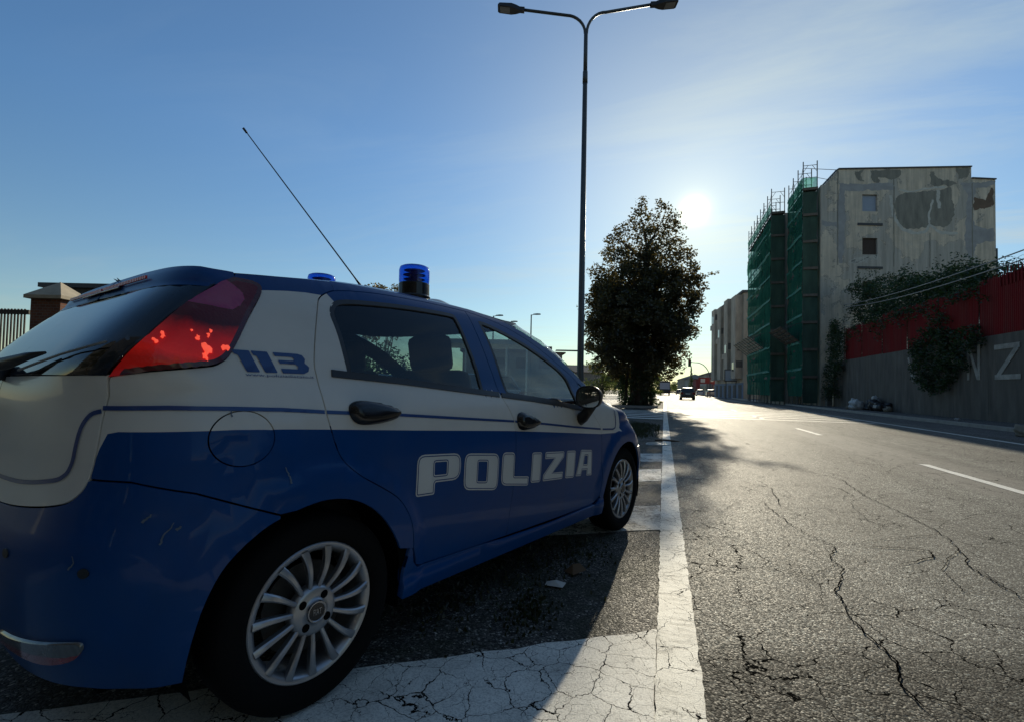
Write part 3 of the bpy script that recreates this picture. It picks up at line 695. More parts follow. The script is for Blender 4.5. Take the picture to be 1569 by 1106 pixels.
for k in range(-28,29):
    if k in (0,): continue
    p,n=surf_n(uc(1.346)+abs(k)*.0140,1.346,.0195); mb.box(p[0]-.003,p[0]+.003,-p[1]*(1 if k>0 else -1)-.0045,-p[1]*(1 if k>0 else -1)+.0045,p[2]-.005,p[2]+.005)
mb.build('led_row',m_led,blo)
# rear wiper
mb=MB(); pts=[]
for (yy,zz,o) in ((.10,1.065,.03),(-.02,1.062,.035),(-.12,1.085,.03),(-.27,1.12,.022),(-.40,1.150,.018)): pass
# px line of the wiper runs up and right across the glass from the tailgate centre
def rearpt(y,z,off):
    u0=uc(z); lo,hi=u0,u0+.8
    for _ in range(30):
        m=(lo+hi)/2
        if S(m,z)[1]<abs(y): lo=m
        else: hi=m
    p,n=surf_n((lo+hi)/2,z,off); return (p[0],-math.copysign(p[1],y),p[2])
def sp_(u,z,off):
    p,n=surf_n(u,z,off); return (p[0],-p[1],p[2])
wp=MB(); wp.tube([sp_(uc(1.05),1.05,.05),sp_(-.95,1.058,.046),sp_(-.829,1.080,.034),sp_(-.738,1.095,.022)],[.020,.019,.012,.004],8)
wo_=wp.build('wiper',m_trim,tgo,smooth=True)
m_blade=pmat('wiper_blade_worn',(.20,.20,.19),.4)
wb=MB(); wb.tube([sp_(-.927,1.053,.016),sp_(-.819,1.069,.014),sp_(-.655,1.095,.012),sp_(-.546,1.114,.011),sp_(-.495,1.128,.010)],.0035,6); wb.build('wiper_blade',m_blade,wo_,smooth=True)
wb=MB(); wb.lathe([(0,.03),(.02,.028),(.028,.01),(.028,-.03)],16); k_=wb.build('wiper_hub',m_trim,wo_,smooth=True); q=sp_(uc(1.05),1.05,.02); k_.location=q
# quarter panels
qp=[p for p in ARCH_R if p[0]>-.155 and p[1]>.42]
qp=qp+RD_REAR[1:]; 
qp2=[(-.155,.652)]+qp+[(.05,1.335)]+RD_TOP[2:7]
qtop=[(0.1472,1.3834),(.08,1.405),(-.06,1.401),(-0.2018,1.3759),(-0.2068,1.3594)]
qo=[(-.155,.652),(-.11,.657)]+[p for p in ARCH_R if p[0]>-.11 and p[1]>.42]+RD_REAR+RD_TOP[1:19]+qtop[1:]+TL[9:]+[]
# tail light outline goes from (-.226,1.37) round to (-.438,1.062), then along to the tailgate gap
tlback=TL[TL.index(min(TL,key=lambda p:abs(p[0]+.226)+abs(p[1]-1.370))):]
qo=[(-.155,.656)]+[p for p in ARCH_R if p[0]>-.13 and p[1]>.42]+RD_REAR+RD_TOP[1:16]+[(RD_TOP[15][0],1.42),(-.0,1.404),(-0.2018,1.3759)]+tlback+[(-0.5029,1.0456)]+[p for p in TAILGAP if p[1]>.79 and p[1]<1.04]+[(-.559,.789),(-.47,.784),(-.344,.747)]
FU=[(-.242+.080*math.cos(t*math.pi/24),.882+.078*math.sin(t*math.pi/24)) for t in range(48)]
rq,lq=both('rear_quarter_panel',ins(qo),WB,lines=[[p for p in BLUE if p[0]<.2][1:],RAIL],classify=cls_q,holes=[FU])
FU2=inset(FU,.0035)
for s,par in ((True,rq),(False,lq)):
    panel('fuel_flap',FU2,WB,par,lines=[[(-.4,.907),(-.261,.907),(-.121,.900),(-.05,.896)]],classify=cls_body,right=s,skirt=0)
# doors
rdo=RD_REAR[::1]; rd=RD_REAR+RD_TOP[1:]+BGAP[1:]+[(.75,.318),(.45,.331),(.41,.345),(.40,.38)]
rr,lr=both('rear_door',ins(rd),WB,holes=[RWIN],lines=[[p for p in seg_resample(BLUE,.05,False) if -.02<p[0]<1.2]],classify=cls_rd)
fd=BGAP[::-1]+FD_TOP[1:]+FD_FRONT[1:]+[(2.02,.292),(1.97,.284),(1.5,.292)]
rf,lf=both('front_door',ins(fd),WB,holes=[FWIN],lines=[[p for p in seg_resample(BLUE,.05,False) if 1.0<p[0]<2.1]],classify=cls_fd)
SEAL=.014
def seal(poly,w): return inset(seg_resample(poly,.02),-.004),inset(seg_resample(poly,.02),w)
for s,(dr,df) in ((True,(rr,rf)),(False,(lr,lf))):
    panel('window',inset(seg_resample(RWIN,.02),.006),m_win2,dr,off=-.006,right=s,skirt=.002)
    panel('window',inset(seg_resample(FWIN,.02),.006),m_win,df,off=-.006,right=s,skirt=.002)
    for w,d in ((RWIN,dr),(FWIN,df)):
        a,b=seal(w,.013); panel('window_seal',a,m_trim,d,holes=[b],off=.0005,right=s,skirt=.010,grid=.2,step=.02)
    panel('belt_strip',band([(.046,1.074),(.35,1.0535),(.65,1.0275),(.952,1.002)],.024,.024),m_trim,dr,off=.005,right=s,skirt=.008,grid=.2)
    panel('belt_strip',band([(.972,1.0),(1.25,.975),(1.55,.942),(1.80,.909)],.022,.018),m_trim,df,off=.005,right=s,skirt=.008,grid=.2)
# stripes on the flank
ST=[(-.537,.9655),(-.40,.968),(-.258,.9640),(-.141,.9585),(.003,.9470),(.085,.942),(.308,.928),(.607,.905),(1.001,.875),(1.271,.851),(1.689,.808),(2.05,.7755),(2.22,.766),(2.255,.775),(2.265,.80),(2.268,.90)]
def clipline(L,a,b):
    P=seg_resample(L,.03,False); Q=[p for p in P if a<p[0]<b and not (p[0]<a+.004)]
    xs=[p[0] for p in L[:-4]]; ys=[p[1] for p in L[:-4]]
    if a>xs[0]: Q=[(a,_li(a,xs,ys))]+Q
    if b<xs[-1]: Q=Q+[(b,_li(b,xs,ys))]
    return Q
for s,(q,dr,df) in ((True,(rq,rr,rf)),(False,(lq,lr,lf))):
    decal('stripe',band(clipline(ST,-.545,-.004),.0115),m_stripe,q,right=s)
    decal('stripe',band(clipline(ST,.003,1.038),.0115,.0105),m_stripe,dr,right=s)
    decal('stripe',band(clipline(ST,1.046,2.02),.0105,.0115),m_stripe,df,right=s)
    def hb(pts):
        o=smooth_curve(pts,True,4); cx=sum(p[0] for p in o)/len(o); cz=sum(p[1] for p in o)/len(o)
        def f(u,z):
            d=min(dist_seg((u,z),o[i],o[(i+1)%len(o)]) for i in range(len(o))); return .034*(1-(1-min(1,d/.030))**2)**.5 if pip((u,z),o) else 0
        return o,f
    o,f=hb([(.087,.950),(.095,.970),(.122,.981),(.170,.981),(.246,.967),(.294,.949),(.308,.932),(.288,.915),(.219,.902),(.155,.899),(.115,.905),(.093,.925)])
    panel('handle',o,m_plast,dr,off=.002,right=s,bulge=f,grid=.010,step=.01,skirt=.01)
    o,f=hb([(1.064,.880),(1.075,.905),(1.10,.914),(1.13,.912),(1.199,.891),(1.252,.868),(1.264,.852),(1.235,.837),(1.18,.826),(1.117,.824),(1.08,.835),(1.066,.855)])
    panel('handle',o,m_plast,df,off=.002,right=s,bulge=f,grid=.010,step=.01,skirt=.01)
# sills
both('sill',[(.349,.235),(.349,.33),(.372,.43),(.384,.41),(.395,.36),(.425,.326),(.75,.3125),(1.035,.300),(1.5,.286),(2.02,.279),(2.07,.31),(2.122,.333),(2.125,.205),(1.2,.220)],m_blue,skirt=.03,bulge=lambda u,z:.013*max(0,min(1,(.305-z)/.022)) if z<.32 else 0,grid=.03)
# front fender with the area before the door, bonnet, bumper, windscreen pillar
ff=[p for p in FD_FRONT if p[1]<.925]+[(2.10,.30)]+[p for p in ARCH_F if p[1]>.32 and p[0]<2.72]+[(2.70,.60),(2.80,.66),(2.78,.78),(2.62,.86),(2.35,.918),(2.16,.945),(1.99,.957),(1.90,.945)]
def cls_ff(u,z): return 0 if (z>blue_z(u) and u<2.335) else 1
fr_,fl_=both('front_fender',ins(ff),WB,lines=[[(2.023,.745),(2.26,.738),(2.315,.748),(2.335,.79),(2.335,.96)]],classify=cls_ff)
for s,q in ((True,fr_),(False,fl_)): decal('stripe',band(clipline(ST,2.052,2.3),.0115),m_stripe,q,right=s)
hd=[(2.80,.775),(2.78,.784),(2.62,.864),(2.35,.922),(2.16,.949),(2.02,.957),(2.10,.962),(2.4,.962),(uf(.962),.962)]+[(uf(z),z) for z in (.9,.84,.78)]+[(uf(.735),.735),(3.2,.735),(2.98,.745)]
panel('bonnet',inset(seg_resample(hd,.06),.0),m_blue,car,mirror=True,grid=.06,skirt=.01)
hl=[(2.80,.66),(2.80,.772),(2.98,.742),(3.12,.735),(3.10,.64),(2.95,.61)]
for s in (True,False): panel('headlight',hl,m_clear,car,right=s,off=.004,skirt=.02)
fb=[(uf(.22),.22),(3.3,.22),(2.845,.215),(2.833,.34),(2.782,.47),(2.69,.575),(2.705,.60),(2.95,.606),(3.105,.636),(3.125,.732),(3.3,.731),(uf(.731),.731)]+[(uf(z),z) for z in (.6,.45,.3)]
panel('front_bumper',fb,m_blue,car,mirror=True,grid=.06)
WE=[(uf(.965),.965),(2.35,.966),(2.06,.985),(1.97,1.05),(1.815,1.138),(1.655,1.219),(1.495,1.295),(1.335,1.354),(1.20,1.392),(1.16,1.402),(1.3,1.405)]
ws=WE+[(uf(1.405),1.405)]+[(uf(z),z) for z in (1.3,1.2,1.1,1.03)]
panel('windscreen',ws,m_wsh,car,mirror=True,grid=.06,off=-.002,skirt=.003)
pl=FD_TOP[2:]+[(1.835,1.0),(1.88,.935),(1.90,.9475),(1.99,.9595),(2.055,.982)]+WE[3:10]+[(1.05,1.418),(.93,1.413)]
TRI=[(1.812,1.078),(1.862,1.055),(1.935,1.00),(1.90,.975),(1.868,.985),(1.84,1.02)]
pr_,pl_=both('windscreen_pillar',inset(seg_resample(pl,.03),.001),m_blue,holes=[TRI])
for s,q in ((True,pr_),(False,pl_)): panel('quarter_window',TRI,m_win,q,off=-.004,right=s,skirt=.002)
# roof
def zt(u):
    a=uc(1.392)
    return _li(u,[-1.3,-.9,-.6,-.27,-.2,.013,.2,.45,.9,1.05,1.2,1.45,3],[1.392,1.391,1.3875,1.371,1.376,1.402,1.425,1.434,1.432,1.418,1.405,1.405,1.405])
XS=[-.33,-.2,.0,.2,.5,.8,1.1,1.35,1.55]; ZS=[1.402,1.432,1.470,1.497,1.518,1.516,1.492,1.450,1.408]
def roof_pt(u,k):
    p=S(u,zt(u)); xc=.6+(p[0]-.6)*.0
    x=.6+(p[0]-.6)*k; y=p[1]*k; zs=_cr(x,XS,ZS)
    e=p[2]
    kk=abs(k); q=kk**2.4
    # slope continuity: use lateral fraction
    return Vector((x,y,e*q+zs*(1-q)))
us=[uc(1.392)+(zt_-0)*0 for zt_ in ()]
ua=uc(1.392); ub=uf(1.405); NU=90
US=[ua+(ub-ua)*i/NU for i in range(NU+1)]
KS=[1,.985,.96,.92,.86,.78,.68,.56,.42,.28,.14,0]
rv=[];rf_=[]
for k in KS[:-1]:
    for u in US: p=roof_pt(u,k); rv.append((p.x,-p.y,p.z))
rv.append((.6,0,_cr(.6,XS,ZS))); c0=len(rv)-1; n=NU+1
for i in range(len(KS)-2):
    for j in range(NU): rf_.append((i*n+j,i*n+j+1,(i+1)*n+j+1,(i+1)*n+j))
for j in range(NU): rf_.append(((len(KS)-2)*n+j,(len(KS)-2)*n+j+1,c0))
nr=len(rv); rv2=[(x,-y,z) for x,y,z in rv]; rfa=rf_+[tuple(i+nr for i in f)[::-1] for f in rf_]
roof=mesh('roof',rv+rv2,rfa,m_blue,car,smooth=True)
bm=bmesh.new(); bm.from_mesh(roof.data); bmesh.ops.remove_doubles(bm,verts=bm.verts,dist=.0008); bmesh.ops.recalc_face_normals(bm,faces=bm.faces)
if sum(f.normal.z for f in bm.faces)<0: bmesh.ops.reverse_faces(bm,faces=bm.faces)
bm.to_mesh(roof.data); bm.free()
# side strips between door tops and roof edge
sr=RD_TOP[14:]+FD_TOP[1:5]+[(1.05,1.4185),(.93,1.4325),(.9,1.432),(.45,1.434),(.2,1.425),(RD_TOP[14][0],1.4205)]
both('roof_rail',inset(seg_resample(sr,.03),.0012),m_blue,grid=.02)
# inner shell: black lining under every panel
sh=[(uc(.25),.25),(-.55,.262)]+ARCH_R+[(1.2,.22)]+ARCH_F+[(3.3,.22),(uf(.22),.22)]+[(uf(z),z) for z in (.4,.6,.8,.9)]+[(uf(.95),.95)]+WE[1:10]+[(1.05,1.418),(.9,1.43),(.45,1.432),(.2,1.423),(-.0,1.403),(-0.2020,1.3742),(uc(1.39),1.39)]+[(uc(z),z) for z in (1.36,)]
gl=[(uc(1.335),1.335),(-0.8362,1.3225),(-0.3478,1.3069),(-0.4062,1.2349),(-0.5199,1.0894),(-.745,1.086),(uc(1.09),1.09)]
sh+=gl+[(uc(z),z) for z in (1.04,.9,.7,.5)]
panel('inner_shell',sh,m_shell,car,holes=[inset(seg_resample(RWIN,.03),.004),inset(seg_resample(FWIN,.03),.004),inset(TRI,.001)],off=-.016,mirror=True,grid=.07,skirt=0,step=.04)
mb=MB(); 
v=[(x*1,y,z-.02) for x,y,z in rv+rv2]; lin=mesh('headlining',v,rfa,m_shell,car); 
# underbody and wheel wells
mb=MB(); mb.box(.36,2.10,-.76,.76,.20,.30); mb.box(-.50,.36,-.52,.52,.22,.34); mb.box(2.1,3.15,-.50,.50,.2,.34); mb.box(-.5,-.36,-.62,.62,.22,.34); mb.box(2.86,3.1,-.6,.6,.2,.3)
for xc in (0,2.485):
    for s in (-1,1):
        pr=[(.372,s*.80),(.372,s*.50),(.05,s*.50)]
        mb.lathe(pr,20,'Y',(xc,0,.32),-.35,math.pi+.35)
mb.box(2.0,2.10,-.70,.70,.3,.9)
mb.build('underbody',m_shell,car)
# tail lights
TLI=inset(seg_resample(TL,.02),.013)
def tl_cls(u,z):
    ge=_li(z,[1.0466,1.1550,1.2385,1.3330],[-.5012,-.4029,-.3343,-.2419])
    if not pip((u,z),TLI) and u>ge+.02: return 1
    if z>1.244 and u<_li(z,[1.245,1.262,1.285,1.305,1.326,1.345],[-.228,-.205,-.190,-.192,-.212,-.235]): return 2
    return 0
for s in (True,False):
    t=panel('tail_light',inset(TL,.001),[m_lens_t,m_lens_d,m_lens_p],car,right=s,off=.008 if s else .030,skirt=.05,grid=.022,step=.012,
      lines=[[(-.40,1.243),(-.228,1.245),(-.205,1.262),(-.190,1.285),(-.192,1.305),(-.212,1.326),(-.235,1.345)],TLI+[TLI[0]]],classify=tl_cls,
      bulge=lambda u,z:.016*math.sin(max(0,min(1,(z-1.05)/.3))*math.pi)*max(0,min(1,(-.18-u)/.15)))
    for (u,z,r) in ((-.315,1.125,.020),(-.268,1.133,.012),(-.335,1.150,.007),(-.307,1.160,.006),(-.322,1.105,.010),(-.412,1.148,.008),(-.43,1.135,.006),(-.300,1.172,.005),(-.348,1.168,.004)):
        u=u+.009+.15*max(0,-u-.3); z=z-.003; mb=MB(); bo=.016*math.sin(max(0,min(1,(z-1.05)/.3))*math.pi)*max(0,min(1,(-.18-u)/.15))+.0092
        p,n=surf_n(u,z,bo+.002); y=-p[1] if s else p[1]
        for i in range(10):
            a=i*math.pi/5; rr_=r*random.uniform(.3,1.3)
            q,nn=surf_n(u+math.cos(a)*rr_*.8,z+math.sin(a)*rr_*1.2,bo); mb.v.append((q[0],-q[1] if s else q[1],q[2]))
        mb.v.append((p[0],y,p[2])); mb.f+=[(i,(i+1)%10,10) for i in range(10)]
        mb.build('bulb_glint',m_glint,t)
    fg=smooth_curve([(-.553,.388),(-.566,.394),(-.60,.391),(-.68,.378),(-.80,.36),(-.90,.345),(-.90,.318),(-.80,.318),(-.66,.323),(-.58,.345),(-.556,.368)],True,3)
    panel('fog_lamp',fg,[m_clear,m_lens_r],car,right=s,off=.010,skirt=.02,grid=.015,lines=[[(-.92,.334),(-.70,.343),(-.60,.354),(-.55,.368)]],classify=lambda u,z:0 if z>_li(u,[-.92,-.70,-.60,-.55],[.334,.343,.354,.368]) else 1)
    ci=[( -.556+.012*math.cos(a*math.pi/8),.57+.012*math.sin(a*math.pi/8)) for a in range(16)]
    panel('parking_sensor',ci,m_trim,car,right=s,off=.003,skirt=.003,step=.01)
    ci=[( -.82+.014*math.cos(a*math.pi/8),.585+.012*math.sin(a*math.pi/8)) for a in range(16)]
    panel('parking_sensor',ci,m_trim,car,right=s,off=.003,skirt=.003,step=.01)
# lettering
def T0(u0,z0,sx,sz,sh): return lambda p:(u0+p[0]*sx+p[1]*sh*0, z0+p[1]*sz+ (p[0])*0)
def rc(poly,rs,n=4):
    """round the corners of a polygon, radius per corner"""
    out=[];m=len(poly)
    for i in range(m):
        a=Vector(poly[i-1]);b=Vector(poly[i]);c=Vector(poly[(i+1)%m]); r=rs[i] if isinstance(rs,(list,tuple)) else rs
        if r<=0: out.append(tuple(b)); continue
        d1=(a-b);d2=(c-b); r1=min(r,d1.length*.48); r2=min(r,d2.length*.48)
        p=b+d1.normalized()*r1;q=b+d2.normalized()*r2
        for k in range(n+1):
            t=k/n; w=(p*(1-t)**2+b*2*t*(1-t)+q*t*t); out.append(tuple(w))
    return out
# letters in a unit box: width w, height 1
LET={'P':([(0,0),(.40,0),(.40,.30),(1,.30),(1,1),(0,1)],[.10,.06,.06,.34,.30,.28],[[(.38,.48),(.66,.48),(.66,.80),(.38,.80)]]),
 'O':([(0,0),(1,0),(1,1),(0,1)],[.28,.28,.28,.28],[[(.38,.24),(.64,.24),(.64,.78),(.38,.78)]]),
 'L':([(0,0),(1,0),(1,.28),(.44,.28),(.44,1),(0,1)],[.28,.10,.08,.05,.18,.22],[]),
 'I':([(0,0),(1,0),(1,1),(0,1)],[.12,.12,.12,.12],[]),
 'Z':([(0,0),(1,0),(1,.26),(.46,.26),(1,.80),(1,1),(.04,1),(.04,.76),(.50,.76),(0,.22)],[.08,.1,.06,0,.05,.1,.1,.06,0,.05],[]),
 'A':([(0,0),(.32,0),(.36,.22),(.66,.22),(.66,0),(1,0),(.90,1),(.20,1)],[.06,.06,0,0,.06,.06,.12,.12],[[(.42,.44),(.64,.44),(.64,.78),(.47,.78)]])}
LP=[('P',.386,.640,.611,.773,.596,.756,0),('O',.664,.912,.594,.752,.554,.727,0),('L',.937,1.178,.572,.730,.535,.706,0),('I',1.199,1.296,.546,.704,.536,.696,1),('Z',1.321,1.540,.536,.694,.519,.678,1),('I',1.570,1.682,.517,.678,.507,.669,1),('A',1.703,1.925,.511,.672,.488,.650,1)]
def letter(ch,u0,u1,zb0,zt0,zb1,zt1,par,right,name='lettering'):
    out,rs,holes=LET[ch]
    w=u1-u0; h=zt0-zb0; f=lambda p:(u0+p[0]*w, (zb0+(zb1-zb0)*p[0])*(1-p[1])+(zt0+(zt1-zt0)*p[0])*p[1])
    P=rc([f(p) for p in out],[r*h*.9 for r in rs]); H=[rc([f(p) for p in hh],.006,2) for hh in holes]
    P=[p for i,p in enumerate(P) if math.hypot(p[0]-P[i-1][0],p[1]-P[i-1][1])>.0008]
    decal(name,P,m_letter,par,off=.0015,right=right,holes=[inset(hh,.0) for hh in H],grid=.03,step=.02)
    a=inset(P,.0055); b=inset(P,.0095)
    decal('outline',a,m_stripe,par,off=.0024,right=right,holes=[b],grid=.3,step=.02)
    for hh in H:
        decal('outline',inset(hh,-.0085),m_stripe,par,off=.0024,right=right,holes=[inset(hh,-.0045)],grid=.3,step=.02)
for l in LP:
    letter(*l[:7],rf if l[7] else rr,True)
# 113 and web address on the quarter panel
def poly_decal(P,par): decal('number',P,m_stripe,par,off=.0018,grid=.05,step=.01)
one=lambda dx:[(-.243+dx,1.131),(-.2385+dx,1.118),(-.229+dx,1.116),(-.214+dx,1.068),(-.180+dx,1.068),(-.199+dx,1.131)]
poly_decal(rc(one(.001),.003,2),rq); poly_decal(rc(one(.049),.003,2),rq)
three=[(-0.1349,1.1308),(-0.1308,1.1188),(-0.0824,1.1190),(-0.0760,1.1150),(-0.0783,1.1081),(-0.1238,1.1078),(-0.1206,1.0969),(-0.0751,1.0971),(-0.0680,1.0900),(-0.0701,1.0820),(-0.1195,1.0819),(-0.1165,1.0680),(-0.0536,1.0680),(-0.0380,1.0759),(-0.0337,1.0901),(-0.0466,1.1029),(-0.0423,1.1150),(-0.0489,1.1270),(-0.0637,1.1309)]
poly_decal(rc(three,.002,2),rq)
def text_on(s,u0,z0,u1,z1,h,par,mat,name,off=.002):
    cu=bpy.data.curves.new('t','FONT'); cu.body=s; cu.size=1; cu.resolution_u=2
    ob=bpy.data.objects.new('t',cu); COL.objects.link(ob); bpy.context.view_layer.update()
    me=bpy.data.meshes.new_from_object(ob); bpy.data.objects.remove(ob); bpy.data.curves.remove(cu)
    xs=[v.co.x for v in me.vertices]; ys=[v.co.y for v in me.vertices]; x0,x1=min(xs),max(xs); 
    for v in me.vertices:
        t=(v.co.x-x0)/(x1-x0); u=u0+(u1-u0)*t; z=z0+(z1-z0)*t+v.co.y/.72*h
        p,n=surf_n(u,z,off); v.co=(p[0],-p[1],p[2])
    me.name=name; me.materials.clear(); me.materials.append(mat)
    o=bpy.data.objects.new(name,me); COL.objects.link(o); o.parent=par; return o
text_on('www.poliziadistato.it',-.219,1.0565,-.022,1.0545,.0085,rq,m_stripe,'web_address')
# scuffs and scratches
m_scuff=pmat('paint_scuff',(.10,.13,.17),.8,var=.4,vs=40)
for L_,w_ in (([(-.427,.704),(-.445,.686)],.006),([(-.386,.679),(-.405,.650),(-.412,.63)],.004),([(-.372,.668),(-.382,.660)],.008),([(-.583,.612),(-.578,.595),(-.590,.578)],.004),([(-.136,.790),(-.127,.765),(-.123,.740)],.005),([(-.27,.958),(-.268,.943)],.004)):
    P=[]; rr_=random.Random(int(abs(L_[0][0])*1000))
    for p in seg_resample(L_,.006,False): P.append((p[0]+rr_.uniform(-.0015,.0015),p[1]+rr_.uniform(-.0015,.0015)))
    decal('scuff',band(P,w_*.5,w_),m_scuff,car,off=.0022,grid=.2,step=.01)
# wheels
def spoke_mesh(mb,a,r0,r1,w0,w1):
    n=8
    for i in range(n+1):
        t=i/n; r=r0+(r1-r0)*t; ang=a+.045*math.sin(t*math.pi)
        w=(w0+(w1-w0)*t*t); y=.012*math.sin(t*math.pi*.9)+.006*t-.004
        ct,st=math.cos(ang),math.sin(ang); tx,tz=-st,ct
        for sx,dy in ((-1,-.022),(-1,-.004),(-.55,0),(.55,0),(1,-.004),(1,-.022)):
            mb.v.append((r*ct+tx*w*sx/2,y+dy,r*st+tz*w*sx/2))
    b=len(mb.v)-6*(n+1)
    for i in range(n):
        for k in range(5): mb.f.append((b+i*6+k,b+i*6+k+1,b+(i+1)*6+k+1,b+(i+1)*6+k))
def make_wheel(x,side,steer=0):
    # built with +y = outward, then turned
    w=MB(); w.lathe([(.05,-.09),(.13,-.09),(.13,-.075),(.05,-.07)],32,'Y'); w.lathe([(.06,-.07),(.145,-.068),(.145,-.06),(.06,-.055),(0,-.05)],32,'Y')
    o=w.build('wheel',m_disc,car,smooth=False); o.location=(x,-side*.805,.308); o.rotation_euler=(0,0,(math.pi if side>0 else 0)+steer)
    t=MB(); t.lathe([(.203,-.150),(.222,-.160),(.255,-.172),(.286,-.168),(.301,-.152),(.3075,-.12),(.309,-.08),(.3075,-.035),(.301,-.006),(.292,.006),(.275,.014),(.250,.0165),(.232,.013),(.219,.004),(.212,-.012)],72,'Y')
    t.build('tyre',m_rub,o,smooth=True)
    r=MB(); r.lathe([(.190,-.14),(.186,-.06),(.182,-.03),(.188,-.012),(.196,-.001),(.203,.0025),(.212,.004),(.2155,.001),(.2155,-.01)],72,'Y')
    for k in range(15): spoke_mesh(r,k*2*math.pi/15+.1,.060,.202,.0145,.0265)
    ro=r.build('rim',m_alloy,o); 
    for p in ro.data.polygons: p.use_smooth=True
    ro.data.set_sharp_from_angle(angle=R(35))
    h=MB(); h.lathe([(.034,.010),(.036,.004),(.050,.002),(.066,.003),(.076,-.002),(.082,-.012),(.082,-.03)],48,'Y'); ho=h.build('hub',m_alloy,o,smooth=True)
    for k in range(4):
        h=MB(); a=k*math.pi/2+.62; cx,cz=.0535*math.cos(a),.0535*math.sin(a)
        h.lathe([(0,.0036),(.0118,.0038),(.0135,.003)],14,'Y',(cx,0,cz)); h.build('lug_hole',m_shell,ho)
    h=MB(); h.lathe([(0,.014),(.027,.014),(.029,.0155),(.0325,.0155),(.034,.010)],32,'Y'); c=h.build('hub_cap',m_chrome,o,smooth=False)
    h=MB(); h.lathe([(0,.0148),(.0265,.0148)],24,'Y'); h.build('badge_field',m_plast,c)
    cu=bpy.data.curves.new('t','FONT'); cu.body='FIAT'; cu.size=.019; cu.align_x='CENTER'; cu.align_y='CENTER'; cu.extrude=.0006
    ob=bpy.data.objects.new('t',cu); COL.objects.link(ob); bpy.context.view_layer.update()
    me=bpy.data.meshes.new_from_object(ob); bpy.data.objects.remove(ob)
    for v in me.vertices: v.co=(-v.co.x*.8,.0154+v.co.z,v.co.y*1.5)
    me.materials.clear(); me.materials.append(m_chrome)
    b=bpy.data.objects.new('badge_letters',me); COL.objects.link(b); b.parent=c
make_wheel(0,1); make_wheel(0,-1); make_wheel(2.50,1,R(0)); make_wheel(2.50,-1)
# wing mirrors
for s in (1,-1):
    yc=-s*.948
    mb=MB(); n=20
    prof=[(0,1.0),(.012,.99),(.03,.96),(.06,.84),(.085,.62),(.10,.30),(.104,0)]
    def ov_(a): 
        c,q=math.cos(a),math.sin(a); return (abs(c)**.75*math.copysign(1,c)*.080, abs(q)**.75*math.copysign(1,q)*.067)
    for d,k in prof:
        for i in range(n):
            a=2*math.pi*i/n; oy,oz=ov_(a); mb.v.append((1.635+d,yc+oy*k,.992+oz*k))
    for j in range(len(prof)-1):
        for i in range(n): mb.f.append((j*n+i,j*n+(i+1)%n,(j+1)*n+(i+1)%n,(j+1)*n+i))
    for d,k in ((0,.90),(.012,.88)):
        for i in range(n):
            a=2*math.pi*i/n; oy,oz=ov_(a); mb.v.append((1.635+d,yc+oy*k,.992+oz*k))
    b=len(prof)*n
    for i in range(n): mb.f.append((i,b+i,b+(i+1)%n,(i+1)%n)); mb.f.append((b+i,b+n+i,b+n+(i+1)%n,b+(i+1)%n))
    mo=mb.build('mirror',m_trim,car,smooth=True)
    g=MB(); 
    for i in range(n):
        a=2*math.pi*i/n; oy,oz=ov_(a); g.v.append((1.646,yc+oy*.885,.992+oz*.885))
    g.f.append(tuple(range(n))); g.build('mirror_glass',m_mirror,mo)
    f=MB(); f.tube([(1.70,yc+s*.01,.945),(1.705,yc+s*.035,.905),(1.725,yc+s*.075,.868),(1.75,yc+s*.112,.856)],[.034,.030,.034,.042],12); f.build('mirror_foot',m_trim,mo,smooth=True)
    # light upper cap of the housing
# beacons
for s in (1,-1):
    cxb,cyb,z0=(.805 if s>0 else .73),-s*.355,(1.482 if s>0 else 1.506)
    mb=MB(); mb.lathe([(0,0),(.083,0),(.085,.012),(.080,.02),(.079,.078),(.076,.082),(0,.082)],32); b=mb.build('beacon',m_plast,car); b.location=(cxb,cyb,z0)
    mb=MB(); mb.lathe([(.077,.082),(.0785,.10),(.0785,.150),(.074,.166),(.062,.172),(0,.175)],32); mb.build('dome',m_dome,b,smooth=True)
    mb=MB(); mb.lathe([(0,.083),(.024,.083),(.024,.098),(.055,.104),(.024,.110),(.024,.120),(.058,.127),(.024,.134),(.022,.142),(.054,.150),(.03,.156),(0,.157)],24); mb.build('lamp_core',m_trim,b)
# antenna and low roof pod
mb=MB(); mb.tube([(.80,0,1.514),(.79,0,1.53),(.772,0,1.548),(.745,0,1.575),(.70,0,1.617),(.095,0,2.165)],[.020,.017,.012,.0075,.004,.0022],8); mb.tube([(.108,0,2.153),(.09,0,2.169)],.005,8); mb.build('antenna',m_trim,car,smooth=True)
mb=MB(); mb.lathe([(0,.062),(.05,.058),(.10,.042),(.135,.018),(.14,-.02)],32,sq=(1,.6)); o=mb.build('roof_light_pod',m_white,car,smooth=True); o.location=(1.12,-.20,1.485)
